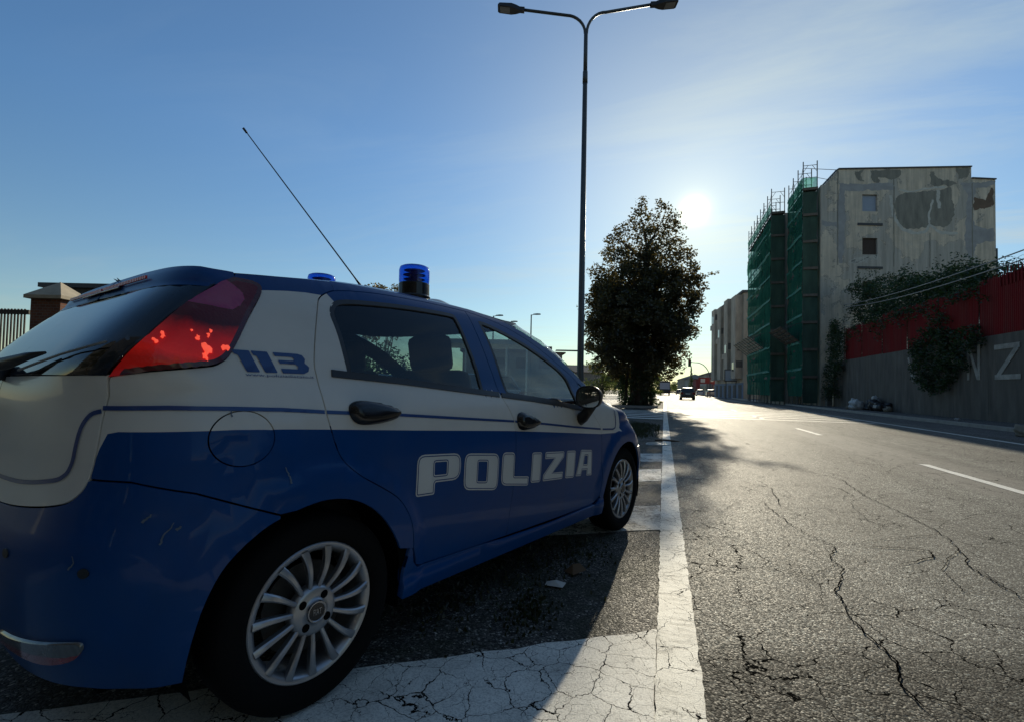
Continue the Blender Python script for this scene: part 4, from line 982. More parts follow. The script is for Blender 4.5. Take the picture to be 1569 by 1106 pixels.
# seats, dashboard, steering wheel, parcel shelf, dash
def rbox(mb,c,s,rot=0):
    M_=Matrix.Translation(c)@Matrix.Rotation(rot,4,'Y'); mb.box(-s[0]/2,s[0]/2,-s[1]/2,s[1]/2,-s[2]/2,s[2]/2,M_)
for y in (-.36,.36):
    mb=MB(); rbox(mb,(1.30,y,.50),(.52,.50,.16)); rbox(mb,(1.02,y,.82),(.13,.48,.62),R(-15)); mb.build('front_seat',m_seat,car,bevel=.05)
    mb=MB(); rbox(mb,(.93,y,1.21),(.10,.27,.20),R(-10)); mb.build('headrest',m_seat,car,bevel=.04)
mb=MB(); rbox(mb,(.45,0,.48),(.5,1.2,.18)); rbox(mb,(.14,0,.80),(.14,1.24,.60),R(-18)); mb.build('rear_seat',m_seat,car,bevel=.05)
for y in (-.38,.38):
    mb=MB(); rbox(mb,(.03,y,1.12),(.08,.26,.14),R(-15)); mb.build('headrest',m_seat,car,bevel=.03)
mb=MB(); mb.box(1.86,2.25,-.70,.70,.60,.93); mb.build('dashboard',m_shell,car,bevel=.05)
mb=MB()
ring=[(1.74-.06*math.sin(a),.37+.18*math.cos(a),.90+.17*math.sin(a)) for a in [i*math.pi/12 for i in range(25)]]; mb.tube(ring,.013,8,cap=False); mb.tube([(1.74,.37,.90),(1.88,.37,.86)],.03,8); mb.build('steering_wheel',m_trim,car,smooth=True)
mb=MB(); mb.box(-.50,.02,-.58,.58,1.00,1.02); mb.build('parcel_shelf',m_shell,car)
# ---------------------------------------------------------------- foliage
m_leaf=leafmat('tree_leaf',(.030,.038,.015),.45,(.15,.115,.03))
m_ivy=leafmat('ivy_leaf',(.030,.060,.026),.30)
m_bushl=leafmat('bush_leaf',(.055,.085,.025),.5,(.16,.20,.04))
m_farleaf=leafmat('far_leaf',(.060,.075,.035),.4)
m_bark=pmat('bark',(.085,.065,.048),.9,var=.35,vs=8,bump=.8,bs=18,stretch=(1,1,.25))
def leaves(name,clumps,size,mat,parent=None,seed=1,loc=None,flat=.5):
    """clumps: (x,y,z, rx,ry,rz, n); leaf clusters spread in the volume"""
    rnd=random.Random(seed); v=[];f=[]
    ga=rnd.gauss
    for (x,y,z,rx,ry,rz,n) in clumps:
        for _ in range(n):
            d=Vector((ga(0,1),ga(0,1),ga(0,1))); d.normalize(); r=rnd.random()**.42
            p=Vector((x+d.x*rx*r,y+d.y*ry*r,z+d.z*rz*r)); s=size*rnd.uniform(.55,1.35)
            a=Vector((ga(0,1),ga(0,1),ga(0,1)*flat)).normalized(); b=a.cross(Vector((ga(0,1),ga(0,1),ga(0,1)))).normalized()
            q=len(v)
            v+=[p-a*s*.5,p+b*s*.32-a*s*.08,p+a*s*.55,p-b*s*.32-a*s*.05]; f.append((q,q+1,q+2,q+3))
    return mesh(name,v,f,mat,parent,loc=loc)
def limb(mb,p,q,r0,r1,seed,n=5,wob=.06):
    rnd=random.Random(seed); p=Vector(p);q=Vector(q); L=(q-p).length; pts=[p.lerp(q,i/n)+(Vector((rnd.gauss(0,1),rnd.gauss(0,1),0))*wob*L*.3 if 0<i<n else Vector()) for i in range(n+1)]
    mb.tube(pts,[r0+(r1-r0)*i/n for i in range(n+1)],7)
# the big tree on the island
tx,ty=-1.45,30.2
tree=empty('tree',(tx,ty,.13),label='tall dark leafy tree on the kerbed island with the sun beside its crown',cat='tree')
PRZ=[1.2,2.0,3.0,4.2,5.6,7.0,8.4,9.6,10.6,11.6,12.4]
PRR=[1.3,2.2,2.8,3.15,3.3,3.2,2.85,2.45,2.0,1.4,.5]
rnd=random.Random(11); cl=[]
for i in range(620):
    z=rnd.triangular(1.1,12.2,5.0); R0=_li(z,PRZ,PRR); a=rnd.uniform(0,2*math.pi)
    lump=1+.10*math.sin(3*a+z*1.1)+.08*math.sin(5*a-z*2.1)
    rr=R0*lump*math.sqrt(rnd.random())*.93; cr_=rnd.uniform(.34,.70)*(1 if z<9.5 else .8)
    cxd=.12+.06*(z-6)
    dens=1.0 if z<8 else .42
    cl.append((rr*math.cos(a)+cxd,rr*math.sin(a),z,cr_,cr_,cr_*.85,int(cr_*cr_*600*dens)))
for i in range(150):   # ragged outline of outer sprays
    z=rnd.uniform(1.8,12.4); R0=_li(z,PRZ,PRR); a=rnd.uniform(0,2*math.pi); rr=R0*rnd.uniform(.90,1.14)
    cl.append((rr*math.cos(a)+.12+.06*(z-6),rr*math.sin(a),z,.28,.28,.30,34))
for (dx,z) in ((3.7,7.6),(4.0,7.75),(4.3,7.85),(3.5,7.4)): cl.append((dx,0,z,.22,.15,.12,12))
leaves('crown',cl,.155,m_leaf,tree,5)
mb=MB(); limb(mb,(0,0,0),(.1,0,3.0),.42,.30,1); limb(mb,(.1,0,3),(.4,0,9.8),.28,.05,2,9,.04)
for i in range(26):
    z=rnd.uniform(2.2,9.5); a=rnd.uniform(0,6.28); R0=_li(z,PRZ,PRR)*.85; limb(mb,(.1+.03*z,0,z),(R0*math.cos(a)+.2,R0*math.sin(a),z+rnd.uniform(.4,1.6)),.09,.015,i+5)
limb(mb,(.5,0,6.9),(4.3,0,7.8),.05,.008,77,8,.03)
for dx,dy,r in ((-.55,.1,.16),(.45,-.2,.15),(-.3,-.35,.12),(.7,.2,.11),(-.8,-.2,.10)): limb(mb,(dx,dy,-.02),(dx*.6,dy*.6,3.2),r,r*.6,int(dx*100))
mb.build('trunk',m_bark,tree,smooth=True)
# ivy mass at its foot
mb_=[]
rnd=random.Random(21)
for i in range(150):
    a=rnd.uniform(0,6.28); z=rnd.uniform(0,2.1); rr=rnd.uniform(.75,1.02)*(1.0+.10*math.sin(4*a)); mb_.append((rr*math.cos(a),rr*math.sin(a)*.8,z,.20,.20,.26,34))
iv=leaves('ivy',mb_,.11,m_ivy,None,9,loc=(-1.55,30.2,.13)); tag(iv,'dark ivy wrapped thickly round the foot of the big tree','ivy')
def shrub(name,x,y,z,h,r,n,size,mat,label,cat='bush',seed=1,group=None,kind=None,zb=.15,stems=True,sy=1):
    rnd=random.Random(seed); c=[]
    for i in range(n):
        a=rnd.uniform(0,6.28); t=rnd.random(); rr=r*math.sqrt(rnd.random())*(1-.55*max(0,t-.45)); k=rnd.uniform(.18,.36)*min(r,h)
        c.append((rr*math.cos(a),rr*math.sin(a)*sy,h*(zb+(1-zb)*t)-k*.4,k,k*sy if sy>1 else k,k*.8,int(max(12,26*(k/size)**1.1))))
    if stems:
        e=empty(name,(x,y,z),label=label,cat=cat,group=group)
        leaves('crown',c,size,mat,e,seed)
        mb=MB(); 
        for i in range(5): a=rnd.uniform(0,6.28); limb(mb,(0,0,0),(r*.5*math.cos(a),r*.5*math.sin(a),h*.75),.03*h**.5,.008,i)
        mb.build('trunk',m_bark,e); return e
    o=leaves(name,c,size,mat,None,seed,loc=(x,y,z)); tag(o,label,cat,group,kind); return o
shrub('bush',-.70,33.2,.13,1.75,.62,26,.10,m_bushl,'sunlit green bush at the right foot of the big tree',seed=3)
shrub('bush',-.45,31.3,.13,.45,.32,8,.07,m_bushl,'low clump of green leaves on the island kerb corner',seed=4,stems=False)
shrub('tree',-16.75,26.2,0,7.5,1.5,46,.16,m_leaf,'round treetop showing just left of the near roof beacon',cat='tree',seed=6,zb=.5)
for i,(x,y,h,r,lb) in enumerate([(-7.2,60,4.6,2.4,'leafy bush beyond the forecourt just left of the lamp post'),(-3.9,66,4.2,1.8,'bush behind the lamp post foot'),(-6.3,82,5.5,3.0,'spreading roadside tree behind the big tree trunk'),(-2.6,92,5.8,2.2,'tree beside the road beyond the bush on the island'),(-13.5,84,5.2,3.5,'dark hedge tree beyond the left block')]):
    shrub('tree' if h>5 else 'bush',x,y,0,h,r,34,.24,m_farleaf,lb,cat='tree' if h>5 else 'bush',seed=30+i,group='greenery along the left side of the road')
# far wood at the end of the road
rnd=random.Random(5); c=[]
for i in range(150):
    x=rnd.uniform(-46,26); y=rnd.uniform(232,262); h=_li(x,[-46,-22,-9,-5,0,5,26],[9,11,11.5,11,6.0,5.2,6.5])*rnd.uniform(.55,1.0)
    k=rnd.uniform(1.6,3.0); c.append((x,y,max(1.2,h-k*.8),k*1.2,k,k,100))
tag(leaves('far_wood',c,.85,m_farleaf,None,5),'line of trees closing the far end of the road','trees',kind='stuff')
# ---------------------------------------------------------------- lamp posts
m_steel=pmat('galvanised_steel',(.10,.11,.11),.5,metal=.5,var=.15,vs=4)
m_lampglass=pmat('lamp_glass',(.30,.30,.28),.3,var=.05)
def lamp_head(mb,gl,p,d):
    """flat LED lantern at p pointing along d"""
    d=Vector(d).normalized(); z=Vector((0,0,1)); s=d.cross(z).normalized(); u=s.cross(d)
    M_=Matrix((( d.x,s.x,u.x,p[0]),(d.y,s.y,u.y,p[1]),(d.z,s.z,u.z,p[2]),(0,0,0,1)))
    mb.box(-.12,.0,-.05,.05,-.05,.05,M_)
    v=[];prof=[(0,.055,-.05,.05),(.10,.10,-.05,.065),(.22,.135,-.045,.075),(.52,.135,-.03,.06),(.56,.11,-.02,.03)]
    for x,w,z0,z1 in prof: v+=[M_@Vector(q) for q in ((x,-w,z0),(x,w,z0),(x,w*.8,z1),(x,-w*.8,z1))]
    f=[(3,2,1,0)]+[(i*4+k,i*4+(k+1)%4,(i+1)*4+(k+1)%4,(i+1)*4+k) for i in range(4) for k in range(4)]+[(16,17,18,19)]
    mb.add(v,f)
    gl.add([M_@Vector(q) for q in ((.25,-.1,-.047),(.50,-.1,-.037),(.50,.1,-.037),(.25,.1,-.047))],[(0,1,2,3)])
lp=empty('street_lamp',(-1.99,11.96,0),label='tall double armed street lamp between the police car and the tree',cat='street lamp')
mb=MB(); mb.tube([(0,0,0),(0,0,1.2),(0,0,8.85)],[.088,.084,.058],14); mb.tube([(0,0,8.75),(0,0,9.05)],[.066,.062],14); mb.tube([(0,0,9.0),(0,0,10.05)],[.052,.050],14); mb.tube([(0,0,0),(0,0,.25)],.14,12); mb.build('pole',m_steel,lp,smooth=True)
ax=Vector((.954,.30,0))
for s,z1,L in ((-1,10.56,1.26),(1,10.66,1.32)):
    mb=MB(); pts=[(0,0,9.98)]
    for i in range(9):
        t=i/8*math.pi/2; r=.48; pts.append(tuple(ax*s*(r-r*math.cos(t)+.02)+Vector((0,0,10.04+(z1-10.1)*math.sin(t)))))
    e=ax*s*(.5+L-.15)+Vector((0,0,z1+.06*(1 if s<0 else 2.8))); pts.append(tuple(e))
    mb.tube(pts,.036,10); arm=mb.build('arm',m_steel,lp,smooth=True)
    hb_=MB();gl_=MB(); d=ax*s+Vector((0,0,.07)); lamp_head(hb_,gl_,e+ax*s*.08,d)
    ho=hb_.build('lantern',m_trim,lp); gl_.build('lamp_lens',m_lampglass,ho)
def small_lamp(x,y,h,label,arm=(-1.2,0),group='street lamps beyond the forecourt'):
    e=empty('street_lamp',(x,y,0),label=label,cat='street lamp',group=group)
    mb=MB(); mb.tube([(0,0,0),(0,0,h)],[.09,.055],8); mb.tube([(0,0,h-.05),(arm[0],arm[1],h+.05)],.035,6); mb.build('pole',m_steel,e)
    hb_=MB();gl_=MB(); lamp_head(hb_,gl_,(arm[0],arm[1],h+.05),(arm[0],arm[1],0)); ho=hb_.build('lantern',m_trim,e); gl_.build('lamp_lens',m_lampglass,ho); return e
small_lamp(-11.9,43.4,7.8,'thin distant street lamp standing clear against the sky above the windscreen',(.30,.1))
small_lamp(-15.5,43.0,7.72,'distant street lamp just above the car roof, the largest of two',(.35,.1))
small_lamp(-15.6,48.2,7.85,'distant street lamp just above the car roof, the smaller of two',(.3,.1))
# ---------------------------------------------------------------- buildings on the right
m_conc=pmat('weathered_render',(.42,.36,.28),.9,var=.30,vs=.8,bump=.35,bs=9,stretch=(1,1,.45),dirt=.45)
m_dark=pmat('dark_recess',(.11,.10,.09),.9,var=.2)
m_roofd=pmat('roof_edge',(.075,.075,.075),.8)
m_shut=pmat('brown_shutter',(.055,.035,.025),.7,var=.2,vs=5)
m_shutg=pmat('grey_shutter',(.30,.34,.40),.6,var=.08)
m_wglass=pmat('window_pane',(.02,.025,.03),.12,var=.1,spec=.8)
# peeling gable: render with grey patches, bare areas, vertical joints
m_gable,nt_,p_=newmat('gable_render')
tc_=nt_.nodes.new('ShaderNodeTexCoord'); v_=tc_.outputs['Object']
n1=noise(nt_,v_,.24,8,.6,.35); n2=noise(nt_,mapping(nt_,v_,loc=(7,3,1)),.33,7,.6,.3); n3=noise(nt_,v_,1.6,7,.7,.5); n4=noise(nt_,mapping(nt_,v_,sc=(2.6,2.6,.16)),1.2,6,.65)
c_=mix(nt_,ramp(nt_,n3,[(.35,0),(.7,1)]),(.72,.60,.44),(.58,.50,.385))
c_=mix(nt_,ramp(nt_,n1,[(.515,0),(.535,.75)]),c_,(.44,.41,.35))
c_=mix(nt_,ramp(nt_,n2,[(.66,0),(.67,1)]),c_,(.20,.19,.17))
c_=mix(nt_,ramp(nt_,math_(nt_,'ABSOLUTE',math_(nt_,'SUBTRACT',n2,.657)),[(.006,.8),(.016,0)]),c_,(.60,.57,.48))
c_=mix(nt_,ramp(nt_,math_(nt_,'ABSOLUTE',math_(nt_,'SUBTRACT',n1,.517)),[(.001,.8),(.005,0)]),c_,(.16,.165,.17))
c_=mix(nt_,1.0,c_,ramp(nt_,n4,[(.3,.68),(.65,1.12)]),'MULTIPLY')
nt_.links.new(c_,p_.inputs['Base Color']); p_.inputs['Roughness'].default_value=.92; p_.inputs['Specular IOR Level'].default_value=.2
b_=nt_.nodes.new('ShaderNodeBump'); b_.inputs['Strength'].default_value=.5; b_.inputs['Distance'].default_value=.03
nt_.links.new(math_(nt_,'ADD',n3,math_(nt_,'MULTIPLY',ramp(nt_,n2,[(.595,1),(.605,0)]),.7)),b_.inputs['Height']); nt_.links.new(b_.outputs[0],p_.inputs['Normal'])
gb_=empty('apartment_block',(11.5,42.73,0),R(17.484),label='old apartment block with a peeling blank gable wall and two small windows',cat='building')
# local x runs along the gable (right), y back
GZ=.12
outl=[(0,0),(13.65,0),(13.65,18.0),(11.78,18.05),(11.78,18.95),(1.40,18.55),(.28,17.3),(0,17.3)]
wins=[(3.25,4.42,15.30,16.62,m_shutg),(3.25,4.42,11.90,13.20,m_shut),(3.25,4.42,8.5,9.8,m_shut),(3.25,4.42,5.1,6.4,m_shut)]
vs_,F_=tri2d(seg_resample(outl,1.2),holes=[[(a,c),(b,c),(b,d),(a,d)] for a,b,c,d,_ in wins],grid=1.1)
v=[(x,0,z) for x,z in vs_]; f=[]
for t in F_:
    a,b,c=[Vector(v[i]) for i in t]; f.append(t if (b-a).cross(c-a).y<0 else t[::-1])
# reveals
for a,b,c,d,_ in wins:
    k=len(v); v+=[(a,0,c),(b,0,c),(b,0,d),(a,0,d),(a,.22,c),(b,.22,c),(b,.22,d),(a,.22,d)]
    f+=[(k,k+1,k+5,k+4),(k+1,k+2,k+6,k+5),(k+2,k+3,k+7,k+6),(k+3,k,k+4,k+7)]
mesh('gable_wall',v,f,m_gable,gb_)
for a,b,c,d,m in wins:
    mb=MB(); mb.box(a+.001,b-.001,.16,.21,c+.001,d-.001)
    o=mb.build('window',m,gb_)
    if m is not m_shutg:
        mb=MB(); z=c+.06
        while z<d-.05: mb.box(a+.03,b-.03,.145,.158,z,z+.05); z+=.09
        mb.build('shutter_slats',m,o)
    mb=MB(); mb.box(a-.38,b+.38,-.06,-.002,c-1.12,c-.94); mb.build('ledge',m_roofd,gb_)
m_pdark=pmat('bare_dark_patch',(.25,.23,.18),.92,var=.35,vs=1.3,stretch=(2,2,.5))
m_plight=pmat('pale_mortar_edge',(.56,.53,.45),.92,var=.2,vs=3)
m_pgrey=pmat('grey_render_band',(.36,.345,.32),.92,var=.2,vs=1.5)
m_pbrown=pmat('brown_bare_patch',(.17,.115,.075),.92,var=.35,vs=2)
def rough_poly(pts,seed,amp=.07,step=.12,closed=True):
    rnd=random.Random(seed); P=seg_resample(pts,step,closed); a=b=0; out=[]
    for x,z in P:
        a=a*.75+rnd.uniform(-amp,amp); b=b*.75+rnd.uniform(-amp,amp); out.append((x+a,z+b))
    return out
def patch(name,pts,mat,off,seed,amp=.07):
    P=rough_poly(pts,seed,amp); vs2,F2=tri2d(P,grid=.6); v2=[(x,-off,z) for x,z in vs2]; f2=[]
    for t in F2:
        a,b,c=[Vector(v2[i]) for i in t]; f2.append(t if (b-a).cross(c-a).y<0 else t[::-1])
    return mesh(name,v2,f2,mat,gb_)
def streak(name,line,w,mat,off,seed,amp=.05):
    rnd=random.Random(seed); P=rough_poly(line,seed,amp,.15,False); L=[];R_=[]; ww=w
    for i,p in enumerate(P):
        q=P[min(i+1,len(P)-1)]; r=P[max(i-1,0)]; dx,dz=q[0]-r[0],q[1]-r[1]; l=math.hypot(dx,dz) or 1; ww=ww*.7+w*rnd.uniform(.4,1.6)*.3
        L.append((p[0]-dz/l*ww/2,-off,p[1]+dx/l*ww/2)); R_.append((p[0]+dz/l*ww/2,-off,p[1]-dx/l*ww/2))
    n=len(P); return mesh(name,L+R_,[(i,i+n,i+n+1,i+1) for i in range(n-1)],mat,gb_)
patch('render_band',[(1.38,17.46),(5.75,17.56),(5.75,17.0),(1.98,16.9),(1.9,14.0),(1.70,11.2),(1.36,11.2),(1.32,14.0)],m_pgrey,.004,1)
patch('render_band',[(10.9,17.7),(11.9,17.75),(13.6,17.85),(13.6,17.5),(12.0,17.3),(11.95,14.4),(13.55,14.1),(13.6,13.3),(12.1,12.9),(11.9,11.1),(11.5,11.1),(11.2,13.6),(11.3,15.5),(11.5,16.8)],m_pgrey,.004,2)
patch('render_band',[(.1,14.5),(1.4,14.35),(1.9,14.1),(1.8,13.9),(1.2,13.95),(.1,14.05)],m_pgrey,.0045,3)
patch('bare_patch',[(5.91,16.44),(6.3,16.78),(7.52,16.92),(8.96,17.12),(10.18,17.29),(10.28,16.53),(10.55,15.53),(10.16,14.41),(9.49,14.17),(8.72,14.15),(7.95,14.14),(6.62,14.0),(6.18,14.32),(5.85,14.99),(5.75,15.77)],m_pdark,.006,4)
patch('bare_patch',[(8.5,18.5),(8.55,17.6),(9.0,17.35),(10.2,17.4),(10.6,17.7),(10.1,17.9),(9.6,17.75),(9.1,18.0),(8.9,18.6)],m_pdark,.006,5)
patch('bare_patch',[(2.6,18.4),(2.9,17.7),(3.4,17.6),(3.1,18.1),(3.3,18.5)],m_pdark,.006,6)
patch('bare_patch',[(3.9,18.55),(4.2,17.6),(4.7,17.7),(4.5,18.1),(5.6,17.8),(6.3,18.2),(6.2,18.6)],m_pdark,.006,7)
patch('bare_patch',[(10.6,18.8),(10.9,18.0),(11.6,18.1),(11.7,18.85)],m_pdark,.006,8)
patch('bare_brown_patch',[(11.98,16.57),(12.9,16.45),(13.2,17.0),(13.5,17.5),(13.58,16.04),(13.1,15.75),(11.99,15.6)],m_pbrown,.006,9)
streak('pale_edge',[(5.45,16.6),(5.47,15.9),(5.63,15.0),(6.1,14.3),(6.5,13.9),(7.5,13.68),(8.2,13.85),(8.55,14.35),(9.0,13.95),(9.4,13.75),(10.7,13.75)],.22,m_plight,.008,10)
streak('pale_edge',[(9.15,17.1),(9.2,16.3),(9.25,15.7)],.25,m_plight,.008,11)
streak('pale_edge',[(8.75,16.3),(8.55,15.3),(8.5,14.4)],.16,m_plight,.008,12)
streak('pale_edge',[(6.2,17.0),(7.4,16.95),(8.6,17.2),(9.8,17.35)],.14,m_plight,.008,13)
for i,(x,z0,z1) in enumerate(((5.72,17.3,11.0),(8.52,13.7,11.0),(11.83,17.7,11.0),(1.34,18.4,11.0),(5.72,18.6,17.4))): streak('joint',[(x,z0),(x-.02,z1)],.075,m_pdark,.010,20+i,.012)
for i,z in enumerate((14.25,11.0)): pass

mb=MB()
def cap(mb,x0,z0,x1,z1,h=.10):
    mb.add([(x0,-.07,z0),(x1,-.07,z1),(x1,.4,z1),(x0,.4,z0),(x0,-.07,z0+h),(x1,-.07,z1+h),(x1,.4,z1+h),(x0,.4,z0+h)],[(3,2,1,0),(4,5,6,7),(0,1,5,4),(1,2,6,5),(2,3,7,6),(3,0,4,7)])
cap(mb,1.38,18.552,11.80,18.955); cap(mb,11.81,18.052,13.70,18.003); cap(mb,.26,17.305,1.379,18.553,.08)
mb.build('parapet_coping',m_roofd,gb_)
mb=MB(); mb.box(13.66,13.80,.0,.3,0,12.6); 
for z in (1,3.5,6,8.5,11): mb.box(13.66,13.86,-.02,.05,z,z+.15)
mb.build('downpipe',m_roofd,gb_)
# body of the block behind the gable (skewed plan: flank parallel to the road)
c17,s17=math.cos(R(17.484)),math.sin(R(17.484))
def loc2(xw,yw): dx,dy=xw-11.5,yw-42.73; return (dx*c17+dy*s17,-dx*s17+dy*c17)
A_=(0,.001);B_=(13.65,.001); C_=(loc2(11.5,59.5)[0]+13.65,loc2(11.5,59.5)[1]); D_=loc2(11.5,59.5)
v=[];f=[]
for z in (0,17.28): v+=[(A_[0],A_[1],z),(B_[0],B_[1],z),(C_[0],C_[1],z),(D_[0],D_[1],z)]
f=[(1,2,6,5),(2,3,7,6),(3,0,4,7),(4,5,6,7)]
mesh('block_walls',v,f,m_conc,gb_)
v=[];q_=[loc2(10.16,48.1),loc2(11.505,48.1),loc2(11.505,59.4),loc2(10.16,59.4)]
for z in (0,17.1): v+=[(a,b,z) for a,b in q_]
mesh('projecting_bay',v,[(3,2,1,0),(4,5,6,7),(0,1,5,4),(1,2,6,5),(2,3,7,6),(3,0,4,7)],m_conc,gb_)
# street flank: openings and balconies behind the netting
for fl in range(5):
    for k in range(5):
        y0=44.4+k*3.1; z0=1.0+fl*3.35
        mb=MB(); a=loc2(11.49,y0); b=loc2(11.49,y0+1.3); a2=loc2(11.42,y0); b2=loc2(11.42,y0+1.3)
        mb.add([(a[0],a[1],z0),(b[0],b[1],z0),(b[0],b[1],z0+1.7),(a[0],a[1],z0+1.7),(a2[0],a2[1],z0),(b2[0],b2[1],z0),(b2[0],b2[1],z0+1.7),(a2[0],a2[1],z0+1.7)],[(7,6,5,4),(0,1,5,4),(1,2,6,5),(2,3,7,6),(3,0,4,7)])
        mb.build('window',m_wglass,gb_)
# ---------------------------------------------------------------- scaffolding
m_scaf=pmat('scaffold_tube',(.13,.12,.11),.6,metal=.4,var=.2)
m_deck=pmat('scaffold_deck',(.060,.052,.042),.85,var=.25,vs=2)
m_net,nt_,p_=newmat('green_debris_net'); nt_.nodes.remove(p_)
tc_=nt_.nodes.new('ShaderNodeTexCoord'); v_=tc_.outputs['Object']
n_=noise(nt_,mapping(nt_,v_,sc=(1,1,.18)),1.4,6,.65,.4); fl_=noise(nt_,v_,.6,4,.6)
col_=mix(nt_,ramp(nt_,n_,[(.3,0),(.7,1)]),(.036,.19,.135),(.075,.31,.215))
d_=nt_.nodes.new('ShaderNodeBsdfDiffuse'); nt_.links.new(col_,d_.inputs[0])
t_=nt_.nodes.new('ShaderNodeBsdfTranslucent'); nt_.links.new(col_,t_.inputs[0])
a_=nt_.nodes.new('ShaderNodeMixShader'); a_.inputs[0].default_value=.55; nt_.links.new(d_.outputs[0],a_.inputs[1]); nt_.links.new(t_.outputs[0],a_.inputs[2])
tr_=nt_.nodes.new('ShaderNodeBsdfTransparent'); tr_.inputs[0].default_value=(.62,.88,.78,1)
bm_=nt_.nodes.new('ShaderNodeMixShader'); nt_.links.new(ramp(nt_,fl_,[(.3,.55),(.7,.84)]),bm_.inputs[0]); nt_.links.new(tr_.outputs[0],bm_.inputs[1]); nt_.links.new(a_.outputs[0],bm_.inputs[2])
nt_.links.new(bm_.outputs[0],nt_.nodes['Material Output'].inputs[0])
def scaffold(x0,x1,y0,y1,nb,ztop,label):
    e=empty('scaffolding',(0,0,0),label=label,cat='scaffolding',group='scaffolding along the apartment block')
    lev=[.15+k*2.12 for k in range(8)]; lev=[z for z in lev if z<ztop-1]+[ztop]
    dy=(y1-y0)/nb
    for i in range(nb+1):
        y=y0+i*dy; mb=MB()
        for x in (x0,x1): mb.tube([(x,y,0),(x,y,ztop+2.3)],.040,6)
        zz=lev[1:]+[ztop+1.0,ztop+1.98]
        for z in zz: mb.tube([(x0,y,z),(x1,y,z)],.024,5)
        mb.tube([(x0,y,ztop+1.45),(x0+.33,y,ztop+1.96)],.018,5); mb.tube([(x1,y,ztop+1.45),(x1-.33,y,ztop+1.96)],.018,5)
        mb.build('frame',m_scaf,e)
    for z in lev[1:]:
        mb=MB(); mb.box(x0+.03,x1-.03,y0-.1,y1+.1,z-.05,z+.02); mb.box(x0-.035,x0-.008,y0-.1,y1+.1,z+.02,z+.2); mb.build('deck',m_deck,e)
    for i in range(nb):
        ya,yb=y0+i*dy,y0+(i+1)*dy; mb=MB()
        for z in lev[1:]+[ztop]:
            for h in (.5,1.0): mb.tube([(x0,ya,z+h),(x0,yb,z+h)],.020,5)
        mb.tube([(x0,ya,ztop),(x0,yb,ztop+1.95)] if i%2 else [(x0,yb,ztop),(x0,ya,ztop+1.95)],.018,5)
        for k,z in enumerate(lev[:-1]): mb.tube([(x0+.04,ya,z),(x0+.04,yb,lev[k+1])] if (i+k)%2 else [(x0+.04,yb,z),(x0+.04,ya,lev[k+1])],.018,5)
        mb.build('guard_rail',m_scaf,e)
    return e,lev
s1,lev1=scaffold(10.35,11.32,42.95,47.6,3,17.05,'near section of scaffolding with dark boards against the gable corner')
s2,lev2=scaffold(9.05,10.1,48.0,60.2,7,17.05,'far section of scaffolding standing further out, with a tilted debris fan')
# return wall projecting to the second scaffold
def cloth(name,p00,p10,p01,p11,nx,nz,amp,parent,seed,sag=.0,mat=None,nrm=(1,0,0)):
    rnd=random.Random(seed); v=[];f=[]; p00,p10,p01,p11=map(Vector,(p00,p10,p01,p11)); nrm=Vector(nrm)
    ph=[rnd.uniform(0,6.28) for _ in range(6)]
    for j in range(nz+1):
        for i in range(nx+1):
            a,b=i/nx,j/nz; p=p00.lerp(p10,a).lerp(p01.lerp(p11,a),b)
            w=math.sin(a*nx*1.1+ph[0])*.5+math.sin(a*nx*.37+b*5+ph[1])+.6*math.sin(b*nz*1.7+ph[2]+a*3)
            p=p+nrm*amp*w; 
            if sag and j==nz: p.z+=-sag*abs(math.sin(a*nx*.5*math.pi/1.0+ph[3]))
            v.append(p)
    for j in range(nz):
        for i in range(nx): f.append((j*(nx+1)+i,j*(nx+1)+i+1,(j+1)*(nx+1)+i+1,(j+1)*(nx+1)+i))
    return mesh(name,v,f,mat or m_net,parent,smooth=True)
m_hem=pmat('net_hem',(.05,.20,.15),.9,var=.3)
m_toe=pmat('toe_board',(.15,.12,.09),.9,var=.3)
m_oldnet=pmat('faded_brown_net',(.050,.090,.060),.95,var=.45,vs=1.5,stretch=(1,1,.3))
def nets(e,x,y0,y1,zt,seed):
    k=0; z=.9
    while z<zt-.2:
        z2=min(z+2.12,zt+.95 if z>zt-2.2 else z+2.12)
        cloth('netting',(x,y0,z-.10),(x,y1,z-.10),(x,y0,z2),(x,y1,z2),24,6,.035,e,seed+k,.05)
        cloth('net_hem',(x-.06,y0,z2-.18),(x-.06,y1,z2-.18),(x-.06,y0,z2+.02),(x-.06,y1,z2+.02),24,1,.03,e,seed+k+60,0,mat=m_hem); z=z2; k+=1
nets(s1,10.29,42.9,47.7,17.0,1); nets(s2,8.98,47.95,60.3,15.6,11)
cloth('netting',(8.98,47.95,15.6),(8.98,60.3,14.2),(8.98,47.95,16.9),(8.98,60.3,16.9),30,4,.05,s2,40,.5)
cloth('netting',(8.98,47.95,17.2),(8.98,60.3,17.2),(8.98,47.95,18.1),(8.98,60.3,18.1),30,3,.03,s2,41,.1)
cloth('netting',(10.29,42.9,17.2),(10.29,47.7,17.2),(10.29,42.9,18.15),(10.29,47.7,18.15),20,3,.03,s1,43,.1)
cloth('netting',(10.32,42.88,17.15),(11.34,42.88,17.15),(10.32,42.88,18.0),(11.34,42.88,18.0),8,3,.02,s1,42,0,nrm=(0,1,0))
cloth('old_netting',(10.32,42.88,.3),(11.34,42.88,.3),(10.32,42.88,16.9),(11.34,42.88,16.9),8,24,.03,s1,52,0,nrm=(0,1,0),mat=m_oldnet)
cloth('old_netting',(9.0,47.93,.3),(10.12,47.93,.3),(9.0,47.93,16.9),(10.12,47.93,16.9),8,24,.03,s2,53,0,nrm=(0,1,0),mat=m_oldnet)
